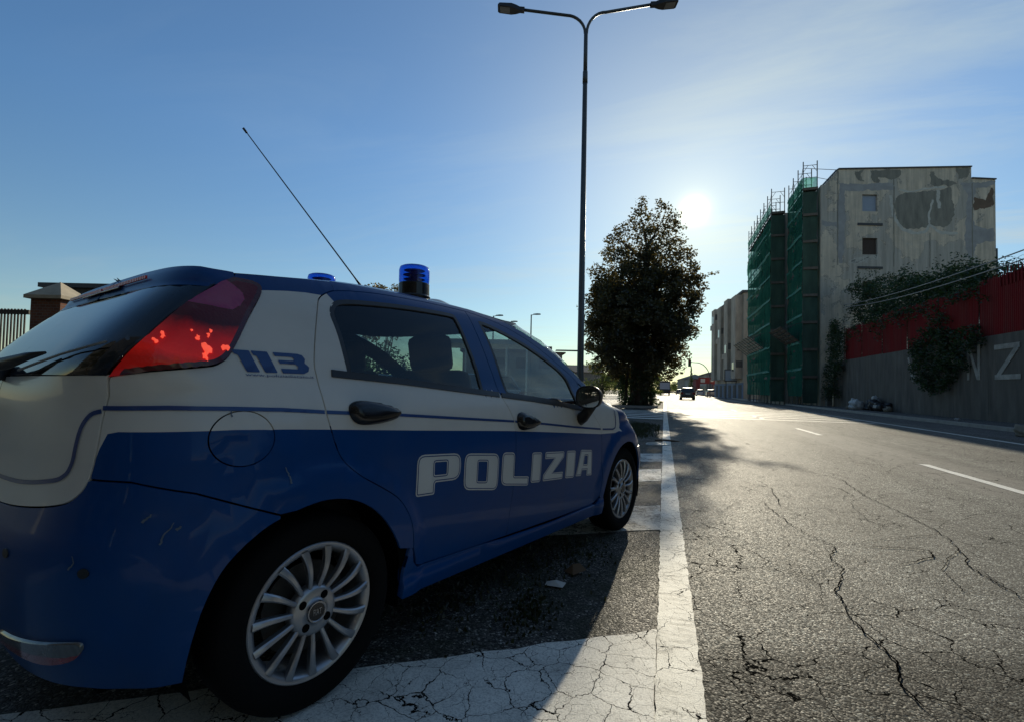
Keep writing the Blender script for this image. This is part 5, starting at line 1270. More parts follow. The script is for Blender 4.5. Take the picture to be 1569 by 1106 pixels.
for e,x0,x1,yy in ((s1,10.32,11.34,42.80),(s2,9.0,10.12,47.84)):
    for z in lev1[1:]:
        mb=MB(); mb.box(x0,x1,yy-.03,yy,z-.04,z+.16); mb.build('toe_board',m_toe,e)
m_brd=pmat('brown_hoarding',(.075,.035,.025),.85,var=.3,vs=1.2,stretch=(1,1,.3),dirt=.4)
mb=MB()
for i,z in enumerate(lev2[1:-1]): mb.box(9.1,10.08,48.02,48.06,z+.1,z+1.9)
mb.build('hoarding',m_brd,s2)
m_pale=pmat('pale_boards',(.30,.29,.25),.8)
for (e,xa,y0,y1) in ((s2,9.0,50.5,60.0),(s1,10.3,43.4,47.4)):
    n=int((y1-y0)/1.25)
    for i in range(n+1):
        y=y0+(y1-y0)*i/n; mb=MB(); mb.tube([(xa,y,5.0),(xa-1.5,y,6.3)],.028,5); mb.tube([(xa,y,6.6),(xa-1.45,y,6.2)],.018,5); mb.build('fan_bracket',m_scaf,e)
    for k in range(5):
        t0=.12+k*.18; t1=t0+.13; mb=MB()
        mb.add([(xa-1.5*t0,y0-.2,5.0+1.3*t0+.03),(xa-1.5*t0,y1+.2,5.0+1.3*t0+.03),(xa-1.5*t1,y1+.2,5.0+1.3*t1+.03),(xa-1.5*t1,y0-.2,5.0+1.3*t1+.03),(xa-1.5*t0,y0-.2,5.0+1.3*t0+.06),(xa-1.5*t0,y1+.2,5.0+1.3*t0+.06),(xa-1.5*t1,y1+.2,5.0+1.3*t1+.06),(xa-1.5*t1,y0-.2,5.0+1.3*t1+.06)],[(0,1,2,3),(7,6,5,4),(0,4,5,1),(2,6,7,3),(1,5,6,2),(0,3,7,4)])
        mb.build('fan_board',m_deck if e is s1 else m_pale,e)
# tie from scaffold to roof
mb=MB(); mb.tube([(10.35,42.95,18.85),(13.0,43.3,18.55)],.022,5); mb.tube([(11.3,42.95,18.0),(12.3,43.1,17.75)],.02,5); mb.build('tie_bar',m_scaf,s1)
# ---------------------------------------------------------------- grey block further on
gb2=empty('apartment_block',(10.9,76.5,0),R(5.4),label='grey concrete apartment block with stepped balcony bays beyond the scaffolding',cat='building')
# local: y runs away along the street facade (x=0)
mb=MB(); mb.box(.0,12,0,20.5,0,15.4); mb.build('wall',m_conc,gb2)
mb=MB(); mb.box(-.25,12.1,-.15,20.6,15.4,15.75); mb.build('roof',m_roofd,gb2)
for k in range(4):
    y0=.6+k*5.1; mb=MB(); mb.box(-1.0,-.002,y0,y0+2.7,3.0,15.2+.35*(k%2)); o=mb.build('bay',m_conc,gb2)
    for fl in range(4):
        if (fl*3+k*5)%4: continue
        w=MB(); w.box(-1.03,-1.003,y0+.8,y0+1.9,4.1+fl*3.0,5.4+fl*3.0); w.build('window',m_wglass,gb2)
        w=MB(); w.box(-.9,-.9+.9,y0-.03,y0-.003,4.6+fl*3.0,5.6+fl*3.0); w.build('window',m_dark,gb2)
        w=MB(); w.box(-.03,-.003,y0+3.2,y0+4.5,3.9+fl*3.0,5.9+fl*3.0); w.build('window',m_dark,gb2)
        w=MB(); w.box(-.8,-.003,y0+2.72,y0+5.08,3.3+fl*3.0,4.15+fl*3.0); w.build('balcony',m_conc,gb2)
mb=MB(); mb.box(-.06,-.003,0,20.5,.0,2.4); mb.build('shopfront',pmat('blue_painted_base',(.10,.15,.23),.7,var=.2),gb2)
for k in range(6):
    mb=MB(); mb.box(-.09,-.063,.8+k*3.3,2.6+k*3.3,.1,2.1); mb.build('door',m_dark,gb2)
mb=MB(); mb.box(4.5,7.5,5,8,15.75,17.2); mb.build('stair_tower',m_conc,gb2)
# hanging sign box on a post
sg=empty('sign',(9.75,80.6,0),label='pale rectangular sign box on dark posts before the grey block',cat='sign')
mb=MB(); mb.box(-.85,.85,-.12,.12,2.75,4.35); mb.build('sign_panel',pmat('sign_pale',(.42,.44,.46),.6,var=.06),sg)
mb=MB(); mb.box(-.95,.95,-.15,.15,4.35,4.46); mb.box(-.95,.95,-.15,.15,2.64,2.75); mb.box(-.95,-.852,-.15,.15,2.75,4.35); mb.box(.852,.95,-.15,.15,2.75,4.35); mb.build('sign_frame',m_trim,sg)
for x in (-.7,.7): mb=MB(); mb.tube([(x,0,0),(x,0,2.64)],.06,8); mb.build('post',m_trim,sg)
# ---------------------------------------------------------------- boundary wall with red fence
m_wall=pmat('board_marked_wall',(.125,.112,.092),.92,var=.55,vs=1.6,bump=.7,bs=7,stretch=(1.6,1.6,.35),dirt=.6)
wl=empty('boundary_wall',(12.3,0,0),label='stained concrete boundary wall with large letters on it and red fencing above',cat='wall')
mb=MB()
y=2.0; k=0
while y<42.4:
    y2=min(y+2.45,42.5); mb.box(0,.35,y,y2-.012,.10,3.46+.012*(k%2)); mb.box(.02,.33,y2-.012,y2,.10,3.45); y=y2;k+=1
mb.build('wall',m_wall,wl)
mb=MB(); rnd=random.Random(3); v=[]
m_red=pmat('red_metal_fence',(.19,.014,.014),.85,spec=.15,var=.22,vs=1.2,stretch=(4,4,.4),dirt=.3)
# corrugated sheet panels, ending in the saw teeth of upright pales
def corr(mb,y0,y1,z0,z1,teeth):
    n=int((y1-y0)/.055); v=[];f=[]
    for i in range(n+1):
        y=y0+(y1-y0)*i/n; x=.05+(.018 if i%2 else 0); zt_=z1+(rnd.uniform(.02,.16) if teeth and i%2 else 0)
        v+=[(x,y,z0),(x,y,zt_),(x+.004,y,z0),(x+.004,y,zt_)]
    for i in range(n): a=i*4; f+=[(a,a+1,a+5,a+4),(a+2,a+6,a+7,a+3),(a+1,a+3,a+7,a+5)]
    mb.add(v,f)
y=3.0;k=0
while y<40.3:
    y2=min(y+3.1,40.4); p=MB(); zt1=5.62+.05*math.sin(k*1.7)+(.10 if k%3==0 else 0); corr(p,y+.02,y2-.02,3.40,zt1,True); p.build('fence_panel',m_red,wl)
    q=MB(); q.box(.10,.16,y-.03,y+.03,3.46,5.75); q.build('fence_post',m_red,wl); y=y2;k+=1
# saw-toothed pickets at the near end, standing above the sheets
for i in range(70):
    pass
p=MB()
for i in range(90):
    y=5.5+i*.2; h=5.78+.10*math.sin(i*.9)+rnd.uniform(0,.14); p.add([(.02,y-.035,5.3),(.02,y+.035,5.3),(.02,y,h+.12),(.045,y-.035,5.3),(.045,y+.035,5.3),(.045,y,h+.12)],[(0,1,2),(5,4,3),(0,2,5,3),(1,4,5,2)])
p.build('pickets',m_red,wl)
# razor wire coil
p=MB(); pts=[]
for i in range(420):
    t=i/420; y=6+t*17.5; a=i*.62; pts.append((.10+.16*math.cos(a),y,6.05+.17*math.sin(a)))
p.tube(pts,.007,4); p.build('razor_wire',m_steel,wl)
# letters on the wall: raised strokes
m_wl=pmat('wall_letter_paint',(.38,.36,.31),.85,var=.35,vs=3,dirt=.5)
def wletter(strokes,name='letter'):
    mb=MB()
    for (y0,z0),(y1,z1),w in strokes:
        dy,dz=y1-y0,z1-z0; l=math.hypot(dy,dz); ny,nz=-dz/l*w/2,dy/l*w/2
        q=[(y0+ny,z0+nz),(y1+ny,z1+nz),(y1-ny,z1-nz),(y0-ny,z0-nz)]
        xx=random.uniform(0,.004)
        mb.add([(-.022-xx,a,b) for a,b in q]+[(-.001,a,b) for a,b in q],[(0,1,2,3),(0,4,5,1),(1,5,6,2),(2,6,7,3),(3,7,4,0)])
    return mb.build(name,m_wl,wl)
# N : upright, diagonal, upright (reading from far/left to near/right)
wletter([((25.32,1.74),(25.32,3.12),.17),((25.24,3.08),(24.66,1.78),.17),((24.60,1.74),(24.60,3.18),.17)])
wletter([((23.62,2.97),(22.2,2.97),.19),((22.34,2.90),(23.42,1.86),.20),((23.60,1.82),(22.16,1.82),.19)])
wletter([((30.62,3.10),(30.10,1.78),.17),((30.02,1.80),(29.5,3.08),.17)])
wletter([((26.6,3.1),(26.25,1.76),.17)])
# ivy hanging over the wall
rnd=random.Random(8); c=[]
def inpoly_blob(y,z): return pip((y,z),[(29.9,3.2),(28.6,4.3),(27.6,4.95),(26.6,4.6),(26.3,3.95),(24.6,3.85),(23.9,3.6),(24.3,3.2),(25.2,2.9),(25.0,2.1),(26.1,1.9),(26.3,1.3),(27.6,1.2),(28.9,1.45),(29.6,2.3)])
while len(c)<250:
    y=rnd.uniform(23.9,30.0); z=rnd.uniform(1.1,5.0)
    if inpoly_blob(y,z): c.append((12.3-.06-abs(rnd.gauss(0,.22)),y,z,.16,.24,.24,34))
tag(leaves('ivy',c,.10,m_ivy,None,4),'dark ivy bush hanging down the wall in front of the letters','ivy')
# creeper behind the fence, up against the block
c=[]; rnd=random.Random(18)
for i in range(1050):
    t=rnd.random(); y=18.5+t*23.8; zt_=_li(y,[18,22,26,28,33,38,42.5],[5.6,5.9,6.5,7.3,8.0,9.0,9.6]); lo=4.6 if y<36 else 3.4
    z=rnd.uniform(lo,zt_-.25)+.30*math.sin(y*1.9)*(1 if y>24 else .3); x=13.1+rnd.random()*1.6
    c.append((x,y,z,.42,.5,.36,55))
for i in range(14):
    y=rnd.uniform(24,42); zt_=_li(y,[18,22,26,28,33,38,42.5],[5.6,5.9,6.5,7.3,8.0,9.0,9.6]); c.append((13.4,y,zt_+.25,.2,.3,.5,22))
tag(leaves('creeper',c,.13,m_ivy,None,14),'broad mass of dark creeper rising behind the red fence below the gable','creeper')
c=[]
for i in range(110):
    y=rnd.uniform(24,41); c.append((12.15+rnd.gauss(0,.1),y,5.62-abs(rnd.gauss(0,.28))*(1+(y-24)/17),.18,.32,.20,18))
tag(leaves('trailing_creeper',c,.11,m_ivy,None,17),'ragged creeper shoots trailing over the top edge of the red fence','creeper')
c=[]
for i in range(260):
    z=rnd.uniform(.6,6.4); x=rnd.uniform(11.75,12.25)-.15*(z<4); y=rnd.uniform(40.4,42.5) - (1.2*rnd.random() if z>2.8 else 0); c.append((x,y,z,.24,.34,.36,22))
tag(leaves('climbing_plant',c,.12,m_ivy,None,15),'climbing plant covering the far end of the boundary wall beside the scaffolding','plant')
# overhead cables
def cable(p,q,sag,label):
    pts=[]; p=Vector(p);q=Vector(q)
    for i in range(25):
        t=i/24; a=p.lerp(q,t); a.z-=sag*4*t*(1-t); pts.append(a)
    mb=MB(); mb.tube(pts,.020,5); return tag(mb.build('cable',m_cable,None,smooth=True),label,'cable','overhead cables on the right')
m_cable=pmat('cable_sheath',(.16,.165,.17),.5,var=.1)
cable((12.1,39.6,7.35),(9.1,14.5,4.95),.25,'upper of the two overhead cables running down to the creeper')
cable((12.1,39.4,7.15),(9.15,14.5,4.72),.28,'lower of the two overhead cables running down to the creeper')
# pavement clutter
m_bagw=pmat('white_plastic_bag',(.42,.42,.40),.45,var=.15,vs=4)
m_bagb=pmat('black_plastic_bag',(.012,.012,.013),.35,var=.2)
m_bagt=pmat('tan_sack',(.22,.19,.14),.8,var=.2)
def bag(x,y,z,r,sz,mat,label,seed,cat='rubbish bag',group='rubbish dumped along the wall'):
    bm=bmesh.new(); bmesh.ops.create_icosphere(bm,subdivisions=4,radius=1); rnd=random.Random(seed); ph=[rnd.uniform(0,6.28) for _ in range(9)]
    for v_ in bm.verts:
        c_=v_.co; n_=.16*math.sin(3*c_.x+ph[0]+2*c_.z)+.12*math.sin(5*c_.y+ph[1])+.07*math.sin(9*c_.x+7*c_.z+ph[2])+.05*math.sin(13*c_.y-8*c_.x+ph[3])+.03*math.sin(23*c_.z+17*c_.y+ph[4])
        s=1+n_; v_.co=Vector((c_.x*r*s,c_.y*r*1.15*s,max(-.0,(c_.z*.9+.55)*sz*s*.65)))
    me=bpy.data.meshes.new('rubbish_bag'); bm.to_mesh(me); bm.free(); me.materials.append(mat); me.polygons.foreach_set('use_smooth',[True]*len(me.polygons))
    o=bpy.data.objects.new('rubbish_bag',me); COL.objects.link(o); o.location=(x,y,z); tag(o,label,cat,group); return o
P0=.118
bag(11.45,35.2,P0,.42,.62,m_bagw,'plump white rubbish bag, leftmost of the heap by the wall',1)
bag(11.95,34.4,P0,.34,.60,m_bagb,'black rubbish bag right beside the plump white bag',2)
bag(12.0,33.9,P0+.42,.24,.42,m_bagw,'small crumpled white bag lying on top of the black bags',3)
bag(11.95,33.5,P0,.46,.62,m_bagb,'largest black rubbish bag in the middle of the heap',4)
bag(12.0,32.85,P0,.40,.50,m_bagb,'flattened black rubbish bag, rightmost of the black ones',5)
bag(11.85,31.9,P0,.17,.30,m_bagt,'small pale tan bag lying alone right of the heap',6)
bag(11.3,36.3,P0,.10,.14,m_bagt,'tiny pale scrap left of the white rubbish bag',7)
bag(9.35,16.6,0,.27,.30,m_bagt,'tan sack on the shoulder at the right edge of the picture',8)
bag(10.9,23.2,P0,.08,.10,m_bagw,'small white scrap of litter on the pavement',9)
cb=empty('cabinet',(12.02,42.62,.118),label='pale narrow utility cabinet at the end of the boundary wall',cat='cabinet')
mb=MB(); mb.box(-.18,.18,-.25,.25,.06,1.25); mb.build('body',pmat('cabinet_grey',(.20,.21,.20),.6,var=.1),cb,bevel=.01)
mb=MB(); mb.box(-.16,.16,-.265,-.2505,.12,1.18); d=mb.build('door',pmat('cabinet_door',(.17,.18,.17),.5,var=.1),cb); mb=MB(); mb.box(.10,.13,-.285,-.2655,.6,.75); mb.build('handle',m_trim,d)
mb=MB(); mb.box(-.2,.2,-.28,.28,1.251,1.30); mb.build('lid',m_steel,cb); mb=MB(); mb.box(-.19,.19,-.26,.26,0,.058); mb.build('plinth',m_kerb,cb)
hp=empty('hoop_barrier',(11.0,43.9,.118),label='pale metal hoop barrier at the foot of the near scaffolding',cat='barrier')
mb=MB(); mb.tube([(-.25,0,0),(-.25,0,.7),(-.18,0,.86),(0,0,.93),(.18,0,.86),(.25,0,.7),(.25,0,0)],.04,8); mb.build('hoop',pmat('pale_tube',(.4,.4,.38),.5),hp,smooth=True); mb=MB(); mb.tube([(-.25,0,.45),(.25,0,.45)],.025,8); mb.build('cross_bar',m_steel,hp)
# litter, lid, stick near the car
m_paper=pmat('litter_paper',(.55,.54,.50),.7,var=.1)
mb=MB(); mb.add([(-.05,-.02,.005),(.045,-.028,.007),(.055,.02,.016),(0,.03,.020),(-.05,.018,.010),(0,0,.022)],[(0,1,5),(1,2,5),(2,3,5),(3,4,5),(4,0,5)]); tag(mb.build('litter',m_paper,None,loc=(-.535,2.53,.004)),'small white scrap of paper in the car shadow','litter')
mb=MB(); mb.add([(-.06,0,.004),(0,-.05,.006),(.07,-.01,.03),(.02,.05,.006),(-.01,.0,.05),(.03,.01,.055)],[(0,1,4),(1,2,5,4),(2,3,5),(3,0,4,5)]); tag(mb.build('dead_leaf',pmat('dead_leaf',(.14,.09,.05),.8),None,loc=(-.47,2.74,.004)),'curled brown dead leaf in the car shadow','leaf')
lid=MB(); lid.lathe([(0,.032),(.12,.034),(.19,.026),(.215,.022),(.225,.012),(.23,0)],36); tag(lid.build('metal_lid',pmat('pale_metal_lid',(.40,.40,.37),.35,metal=.5,var=.3,vs=8,dirt=.4),None,loc=(-.10,9.75,.004)),'round pale metal lid lying on the white edge line','lid')
st=MB(); st.tube([(-.22,0,.015),(-.05,.03,.022),(.1,.0,.02),(.26,.04,.012)],[.012,.022,.02,.008],7); tag(st.build('branch',m_bark,None,smooth=True,loc=(.05,10.45,0)),'dark broken branch lying across the white edge line','branch')
rnd=random.Random(44)
for i in range(16):
    x,y=rnd.choice([(rnd.uniform(-.9,-.05),rnd.uniform(1.8,4.2)),(rnd.gauss(-.2,.4),rnd.uniform(3,9)),(rnd.uniform(.2,3),rnd.uniform(2,12))]); a=rnd.uniform(0,6.28); L=rnd.uniform(.02,.10); mb=MB(); mb.tube([(0,0,.005),(math.cos(a)*L*.5,math.sin(a)*L*.5,.010),(math.cos(a+.3)*L,math.sin(a+.3)*L,.006)],.0022,4)
    tag(mb.build('twig',m_bark,None,loc=(x,y,.004)),'tiny dry twig lying on the asphalt','twig','twigs scattered on the ground')
# ---------------------------------------------------------------- left side
m_brick,nt_,p_=newmat('brickwork'); tc_=nt_.nodes.new('ShaderNodeTexCoord')
br=nt_.nodes.new('ShaderNodeTexBrick'); br.inputs['Scale'].default_value=5; br.inputs['Color1'].default_value=(.20,.075,.04,1); br.inputs['Color2'].default_value=(.13,.05,.03,1); br.inputs['Mortar'].default_value=(.16,.14,.12,1); br.inputs['Mortar Size'].default_value=.02
nt_.links.new(mapping(nt_,tc_.outputs['Object'],rot=(R(90),0,0)),br.inputs['Vector']); nt_.links.new(br.outputs[0],p_.inputs['Base Color']); p_.inputs['Roughness'].default_value=.9
pil=empty('gate_pillar',(-10.80,6.04,0),R(17.5),label='brick gate pillar with a pointed stone cap beyond the rear window',cat='pillar')
mb=MB(); mb.box(-.27,.27,-.27,.27,0,2.46); mb.build('shaft',m_brick,pil)
mb=MB(); v=[(-.34,-.34,2.46),(.34,-.34,2.46),(.34,.34,2.46),(-.34,.34,2.46),(-.34,-.34,2.52),(.34,-.34,2.52),(.34,.34,2.52),(-.34,.34,2.52),(0,0,2.82)]
mb.add(v,[(3,2,1,0),(0,1,5,4),(1,2,6,5),(2,3,7,6),(3,0,4,7),(4,5,8),(5,6,8),(6,7,8),(7,4,8)]); mb.build('cap',pmat('cap_stone',(.42,.36,.26),.85,var=.2),pil)
fe=empty('railing',(-11.2,5.9,0),R(17.5),label='black upright bar railing running left from the brick pillar',cat='railing')
mb=MB(); mb.box(-9,-.1,-.03,.03,2.20,2.28); mb.box(-9,-.1,-.02,.02,.9,.95); mb.build('rail',m_trim,fe)
mb=MB()
for i in range(99): mb.box(-.2-i*.062-.013,-.2-i*.062+.013,-.008,.008,.6,2.30)
mb.build('bars',m_trim,fe); mb=MB(); mb.box(-9,-.43,-.12,.12,0,.6); mb.build('base_wall',m_brick,fe)
hs=empty('shed',(-27.3,14.4,0),R(17.5),label='low dark building with a thin flat roof behind the brick pillar',cat='building')
mb=MB(); mb.box(.3,11,.3,5,0,4.9); mb.build('wall',pmat('shed_wall',(.05,.048,.045),.9),hs); mb=MB(); mb.box(0,11.3,0,5.3,5.15,5.35); mb.box(.2,11.1,.2,5.1,4.9,5.148); mb.build('roof',m_roofd,hs)
bk=empty('flat_roofed_building',(-15.2,57.8,0),R(17.5),label='low flat roofed building with a canopy behind the windscreen edge',cat='building')
mb=MB(); mb.box(-9,3.3,0,9,0,5.3); mb.build('wall',pmat('beige_wall',(.22,.18,.14),.9,var=.2),bk)
mb=MB(); mb.box(-9.3,2.0,-.3,9.3,5.3,6.1); mb.box(2.0,3.7,-.3,9.3,5.3,5.45); mb.build('roof',pmat('roof_tile_brown',(.12,.08,.06),.85,var=.3,vs=6),bk)
mb=MB(); mb.box(2.5,5.6,-.6,.6,5.62,5.72); mb.build('canopy',m_steel,bk)
for k in range(4): mb=MB(); mb.box(-8+k*2.8,-6.6+k*2.8,-.03,-.003,3.4,4.7); mb.build('window',m_wglass,bk)
b3=empty('low_house',(-11.6,66.0,0),R(17.5),label='pale low house with a shallow roof right of the flat roofed building',cat='building')
mb=MB(); mb.box(-3.0,3.6,0,6,0,3.3); mb.build('wall',pmat('pale_wall',(.35,.31,.25),.9),b3); mb=MB(); mb.add([(-3.2,-.3,3.3),(3.9,-.3,3.3),(3.9,6.3,3.3),(-3.2,6.3,3.3),(-3.2,3,4.4),(3.9,3,4.4)],[(0,1,5,4),(1,2,5),(2,3,4,5),(3,0,4),(3,2,1,0)]); mb.build('roof',m_roofd,b3)
# open shelter seen through the side glass
shl=empty('open_shelter',(-9.2,23.2,0),R(17.5),label='white posted open shelter seen through the front side window',cat='shelter')
mb=MB(); mb.box(-3,2.7,-.2,3,3.22,3.45); mb.build('roof',pmat('shelter_roof',(.42,.44,.44),.7),shl)
for i in range(6): mb=MB(); mb.tube([(-2.7+i*1.05,0,0),(-2.7+i*1.05,0,3.22)],.05,8); mb.build('post',pmat('white_post',(.7,.7,.68),.5) if i==0 else MATS['white_post'],shl)
mb=MB(); mb.box(-3,3.6,2.8,3,0,.8); mb.build('back_wall',m_kerb,shl)
# low wall on the far side of the forecourt
mb=MB(); mb.box(-30,0,-.12,.12,0,1.05); tag(mb.build('low_wall',m_kerb,None,loc=(-6.0,37,0),rotz=R(12)),'long low pale wall across the far side of the forecourt','wall')
# ---------------------------------------------------------------- vehicles
m_carp={'silver':pmat('silver_paint',(.30,.31,.32),.3,metal=.4,coat=.6,var=.03),'dark':pmat('dark_paint',(.02,.022,.026),.3,coat=.7,var=.05),'white':pmat('white_paint',(.62,.62,.60),.3,coat=.7,var=.03),'ltblue':pmat('pale_blue_paint',(.25,.36,.44),.3,coat=.7,var=.03)}
m_dglass=pmat('dark_car_glass',(.012,.014,.016),.08,spec=.9,var=.02)
def road_car(x,y,rz,col,label,L=4.0,Wd=1.72,H=1.48,group='cars further down the road'):
    e=empty('car',(x,y,0),rz,label=label,cat='car',group=group); m=m_carp[col]
    # lofted side profile, local +y = forward
    st_=[(-L/2,.35,.62,.66),(-L/2+.04,.28,.95,.80),(-L/2+.25,.24,1.02,.84),(-L/2+.75,.22,1.02,.86),(0,.22,1.0,.87),(L/2-1.0,.22,.95,.86),(L/2-.35,.24,.80,.80),(L/2,.35,.60,.64)]
    mb=MB(); 
    for yy,z0,z1,w in st_:
        w=w*Wd/1.72; mb.v+=[(-w*.92,yy,z0),(-w,yy,(z0+z1)/2),(-w*.95,yy,z1-.06),(-w*.82,yy,z1),(w*.82,yy,z1),(w*.95,yy,z1-.06),(w,yy,(z0+z1)/2),(w*.92,yy,z0)]
    n=8
    for i in range(len(st_)-1):
        for k in range(n): mb.f.append((i*n+k,i*n+(k+1)%n,(i+1)*n+(k+1)%n,(i+1)*n+k))
    mb.f.append(tuple(range(n))); mb.f.append(tuple(range(len(st_)*n-1,(len(st_)-1)*n-1,-1)))
    body=mb.build('body',m,e,bevel=.03)
    g=MB(); gz=[(-L/2+.10,.99,.70),(-L/2+.42,H-.09,.57),(-.1,H-.03,.58),(.45,H-.10,.57),(1.05,.97,.68)]
    for yy,z,w in gz: g.v+=[(-w,yy,z),(w,yy,z)]
    b=len(g.v)
    for yy,z,w in gz: g.v+=[(-.76,yy,.95),(.76,yy,.95)]
    for i in range(4): g.f+=[(2*i,2*i+1,2*i+3,2*i+2),(2*i,2*i+2,b+2*i+2,b+2*i),(2*i+1,b+2*i+1,b+2*i+3,2*i+3)]
    g.build('glasshouse',m_dglass,e)
    r=MB(); v=[]
    for yy,z,w in [(-L/2+.38,H-.055,.56),(-.1,H,.57),(.45,H-.065,.56)]: r.v+=[(-w,yy,z-.03),(-w*.9,yy,z),(w*.9,yy,z),(w,yy,z-.03)]
    for i in range(2):
        for k in range(3): r.f.append((i*4+k,i*4+k+1,(i+1)*4+k+1,(i+1)*4+k))
    r.build('roof',m,e,smooth=True)
    for s in (-1,1):
        p=MB(); 
        for (a,b2) in (((-L/2+.12,.98,.71),(-L/2+.40,H-.07,.58)),((-.05,.98,.77),(-.08,H-.04,.59)),((1.02,.97,.70),(.45,H-.09,.58))): p.tube([(s*a[2],a[0],a[1]),(s*b2[2],b2[0],b2[1])],.035,6)
        p.build('pillar',m,body)
        for yy in (-L/2+.72,L/2-.80):
            w=MB(); w.lathe([(.0,-.11),(.29,-.11),(.31,-.06),(.31,.06),(.29,.11),(.0,.11)],20,'X',(s*(Wd/2-.13),yy,.31)); wo2=w.build('wheel',m_rub,e)
            w=MB(); w.lathe([(0,s*.115),(.19,s*.115)],16,'X',(s*(Wd/2-.13),yy,.31)); w.build('rim',m_alloy,wo2)
        t=MB(); t.box(s*.52,s*.80,-L/2-.012,-L/2+.10,.66,.90) if s>0 else t.box(-.80,-.52,-L/2-.012,-L/2+.10,.66,.90); t.build('tail_lamp',m_lens_r,e)
        t=MB(); a,b2=(.45,.74) if s>0 else (-.74,-.45); t.box(a,b2,L/2-.12,L/2+.01,.56,.70); t.build('headlamp',m_clear,e)
        t=MB(); a,b2=(.84,1.0) if s>0 else (-1.0,-.84); t.box(a,b2,.72,.86,.93,1.06); t.build('mirror',m,e,bevel=.02)
    t=MB(); t.box(-.26,.26,-L/2-.02,-L/2+.03,.66,.78); t.build('number_plate',m_letter,e)
    t=MB(); t.box(-.78,.78,-L/2-.03,-L/2+.12,.28,.55); t.build('bumper',m if col!='white' else m,e,bevel=.03)
    return e
road_car(2.70,63.0,0,'dark','dark hatchback driving away along the sunlit road, nearest moving car')
road_car(7.9,120,0,'white','white parked car, left of the two behind the driving hatchback')
road_car(9.0,106,R(2),'silver','silver parked car at the kerb before the red building, right of the two')
road_car(3.9,140,0,'dark','small dark car far ahead between the truck and the hatchback')
road_car(-6.6,15.2,R(80),'ltblue','pale blue parked car seen through the rear side window',group=None)
road_car(-11.5,17.5,R(85),'white','white parked car on the forecourt behind the police car',group=None)
# truck
tk=empty('truck',(.15,113,0),label='small dark box truck far down the road beside the trees',cat='truck')
mb=MB(); mb.box(-1.15,1.15,-2.6,1.6,.75,3.1); mb.build('cargo_box',m_carp['dark'],tk,bevel=.04); mb=MB(); mb.box(-1.0,1.0,-2.63,-2.602,1.35,2.75); mb.build('rear_door',pmat('grey_panel',(.30,.31,.36),.5),tk)
mb=MB(); mb.box(-1.0,1.0,1.7,3.2,.5,2.35); cabo=mb.build('cab',m_carp['dark'],tk,bevel=.1); mb=MB(); mb.box(-.9,.9,3.2,3.215,1.4,2.2); mb.build('windscreen',m_dglass,cabo)
mb=MB(); mb.box(-1.1,1.1,-2.62,-2.4,.45,.70); mb.build('bumper',m_trim,tk)
for s in (-1,1):
    for yy in (-1.6,2.3): w=MB(); w.lathe([(0,-.14),(.40,-.14),(.42,-.1),(.42,.1),(.40,.14),(0,.14)],18,'X',(s*.9,yy,.42)); w.build('wheel',m_rub,tk)
    t=MB(); a,b2=(.8,1.05) if s>0 else (-1.05,-.8); t.box(a,b2,-2.66,-2.632,.78,.95); t.build('tail_lamp',m_lens_r,tk)
# ---------------------------------------------------------------- traffic light, far buildings
tl=empty('traffic_light',(6.3,75.0,.12),label='traffic light hanging from a curved arm over the road',cat='traffic light')
mb=MB(); pts=[(0,0,0),(0,0,2.6)]+[( -1.9*(1-math.cos(t)),0,2.6+2.45*math.sin(t)) for t in [i*math.pi/16 for i in range(1,9)]]+[(-2.7,0,5.1)]; mb.tube(pts,.055,8); mb.build('pole',m_steel,tl,smooth=True)
mb=MB(); mb.box(-2.98,-2.58,-.12,.12,4.45,5.45); hd_=mb.build('signal_head',m_trim,tl,bevel=.03)
for k,c3 in enumerate(((.10,.004,.004),(.10,.05,.002),(.002,.06,.02))):
    mb=MB(); mb.lathe([(0,-.135),(.11,-.13),(.125,-.121)],16,'Y',(-2.78,0,5.22-k*.30)); mb.build('lens',pmat('signal_lens_%d'%k,c3,.3,coat=.5),hd_)
m_redw=pmat('red_wall',(.24,.04,.035),.85,var=.2); m_gr=pmat('grey_roof_sheet',(.20,.20,.20),.7,var=.2); m_crm=pmat('cream_wall',(.36,.33,.27),.9,var=.15)
def house(x,y,w,d,h,rh,mat,label,wins_=3,roofm=None,rz=0):
    e=empty('roadside_house',(x,y,0),rz,label=label,cat='building',group='low buildings far down the right side')
    mb=MB(); mb.box(0,w,0,d,0,h); mb.build('wall',mat,e)
    mb=MB(); mb.add([(-.4,-.4,h),(w+.4,-.4,h),(w+.4,d+.4,h),(-.4,d+.4,h),(w/2,-.4,h+rh),(w/2,d+.4,h+rh)],[(0,4,5,3),(1,2,5,4),(0,1,4),(2,3,5),(3,2,1,0)]); mb.build('roof',roofm or m_gr,e)
    for k in range(wins_):
        mb=MB(); yy=d*(k+.3)/wins_; mb.box(-.04,-.003,yy,yy+d*.3/wins_,.3 if k%2 else 1.2,2.5); mb.build('window',m_wglass,e)
    for k in range(2): mb=MB(); mb.box(w*(.2+.4*k),w*(.38+.4*k),-.04,-.003,1.0,2.3); mb.build('window',m_wglass,e)
    return e
house(10.6,106,12,16,4.7,2.2,m_redw,'red walled building with a grey pitched roof beyond the grey block',4)
house(9.6,125,14,20,5.2,2.6,m_crm,'cream building with a long grey roof, second beyond the grey block',5)
house(9.0,152,12,18,4.6,2.4,m_redw,'small red building with a grey roof, last of the near row',4)
house(7.6,176,13,22,5.2,2.2,m_crm,'far cream house left of the pointed tree',4)
house(5.6,206,12,20,5.6,2.2,m_conc,'farthest grey house before the wood',3)
rs=empty('red_sign',(7.6,100,0),label='red roadside sign with two small pale panels below the traffic light',cat='sign')
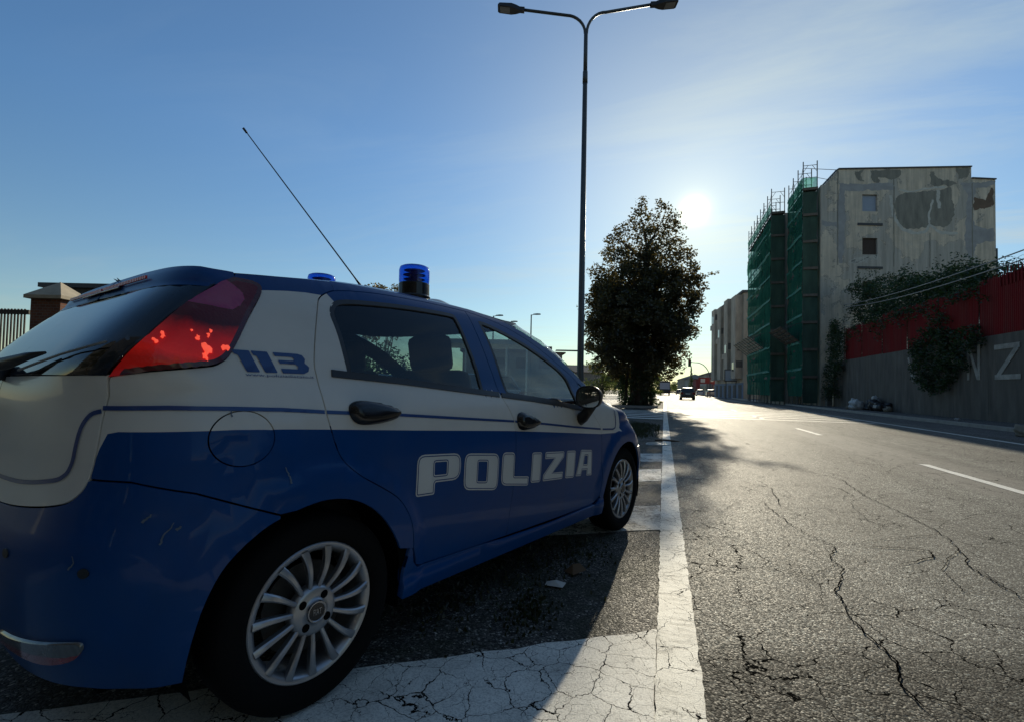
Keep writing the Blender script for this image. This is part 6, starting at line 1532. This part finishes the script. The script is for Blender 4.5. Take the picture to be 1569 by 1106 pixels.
mb=MB(); mb.box(-1.3,1.9,-.08,.08,2.5,3.7); mb.build('sign_panel',m_redw,rs); mb=MB(); mb.box(-.9,-.1,-.10,-.082,2.75,3.45); mb.build('white_panel',m_letter,rs); mb=MB(); mb.box(.9,1.4,-.10,-.082,2.9,3.3); mb.build('white_panel',m_letter,rs); mb=MB(); mb.tube([(.3,0,0),(.3,0,2.5)],.08,8); mb.build('post',m_steel,rs)
ct=empty('cypress_tree',(8.0,160,0),label='narrow pointed cypress rising above the far roofs',cat='tree')
c=[(0,0,z,max(.15,1.25*(1-z/8.6)),max(.15,1.25*(1-z/8.6)),.6,60) for z in [i*.55 for i in range(1,16)]]
leaves('crown',c,.35,m_farleaf,ct,3); mb=MB(); mb.tube([(0,0,0),(0,0,7)],[.2,.05],6); mb.build('trunk',m_bark,ct)
small_lamp(9.8,64.0,6.0,'short arm bracket lamp before the grey block',(-.9,0),group='street lamps beyond the forecourt')

# ---------------------------------------------------------------- unseen blocks, trees and van added behind the camera to cut sky light
def sky_blocker(x,y,w,d,h,rz,label,mat):
    e=empty('apartment_block',(x,y,0),R(rz),label=label,cat='building',group='apartment blocks behind the viewpoint')
    mb=MB(); mb.box(0,w,0,d,0,h); mb.build('wall',mat,e); mb=MB(); mb.box(-.3,w+.3,-.3,d+.3,h,h+.5); mb.build('roof',m_roofd,e)
    for fl in range(int(h/3.2)):
        for k in range(int(w/3.2)):
            mb=MB(); mb.box(.9+k*3.2,2.3+k*3.2,d+.003,d+.05,1.2+fl*3.2,2.7+fl*3.2); mb.build('window',m_wglass,e)
    return e
m_blocker=pmat('grey_block_wall',(.040,.038,.035),.9,var=.2)  # kept dark so the added blocks send little sun back to the car
sky_blocker(-34,-24,32,10,27,4,'grey block behind the viewpoint on the parking side',m_blocker)
sky_blocker(-1.5,-28,26,10,25,0,'grey block closing the street behind the viewpoint',m_blocker)
for i,(x,y,h,r) in enumerate([(-4.5,-7.5,7.5,2.6),(-9.5,-6.0,7.0,2.6),(.8,-9.5,8,2.8)]):  # trees added out of view to lower the fill light on the car
    shrub('tree',x,y,0,h,r,60,.20,m_leaf,['dark street tree behind the viewpoint, middle of three','dark street tree behind the viewpoint, farthest from the road','dark street tree behind the viewpoint, beside the road line'][i],cat='tree',seed=80+i,group='street trees behind the viewpoint',zb=.3)
road_car(-3.1,-5.6,R(-4),'dark','tall dark van parked behind the viewpoint and the police car',L=5.0,Wd=1.95,H=2.15,group=None)  # added out of view to keep low sky and ground light off the tailgate
shrub('hedge',-13.0,19.5,0,2.7,3.0,70,.16,m_ivy,'dark hedge behind the forecourt seen through the rear side window',cat='hedge',seed=61,zb=.05,stems=False,sy=.5)  # invented hedge that hides the bright sky behind the rear side window
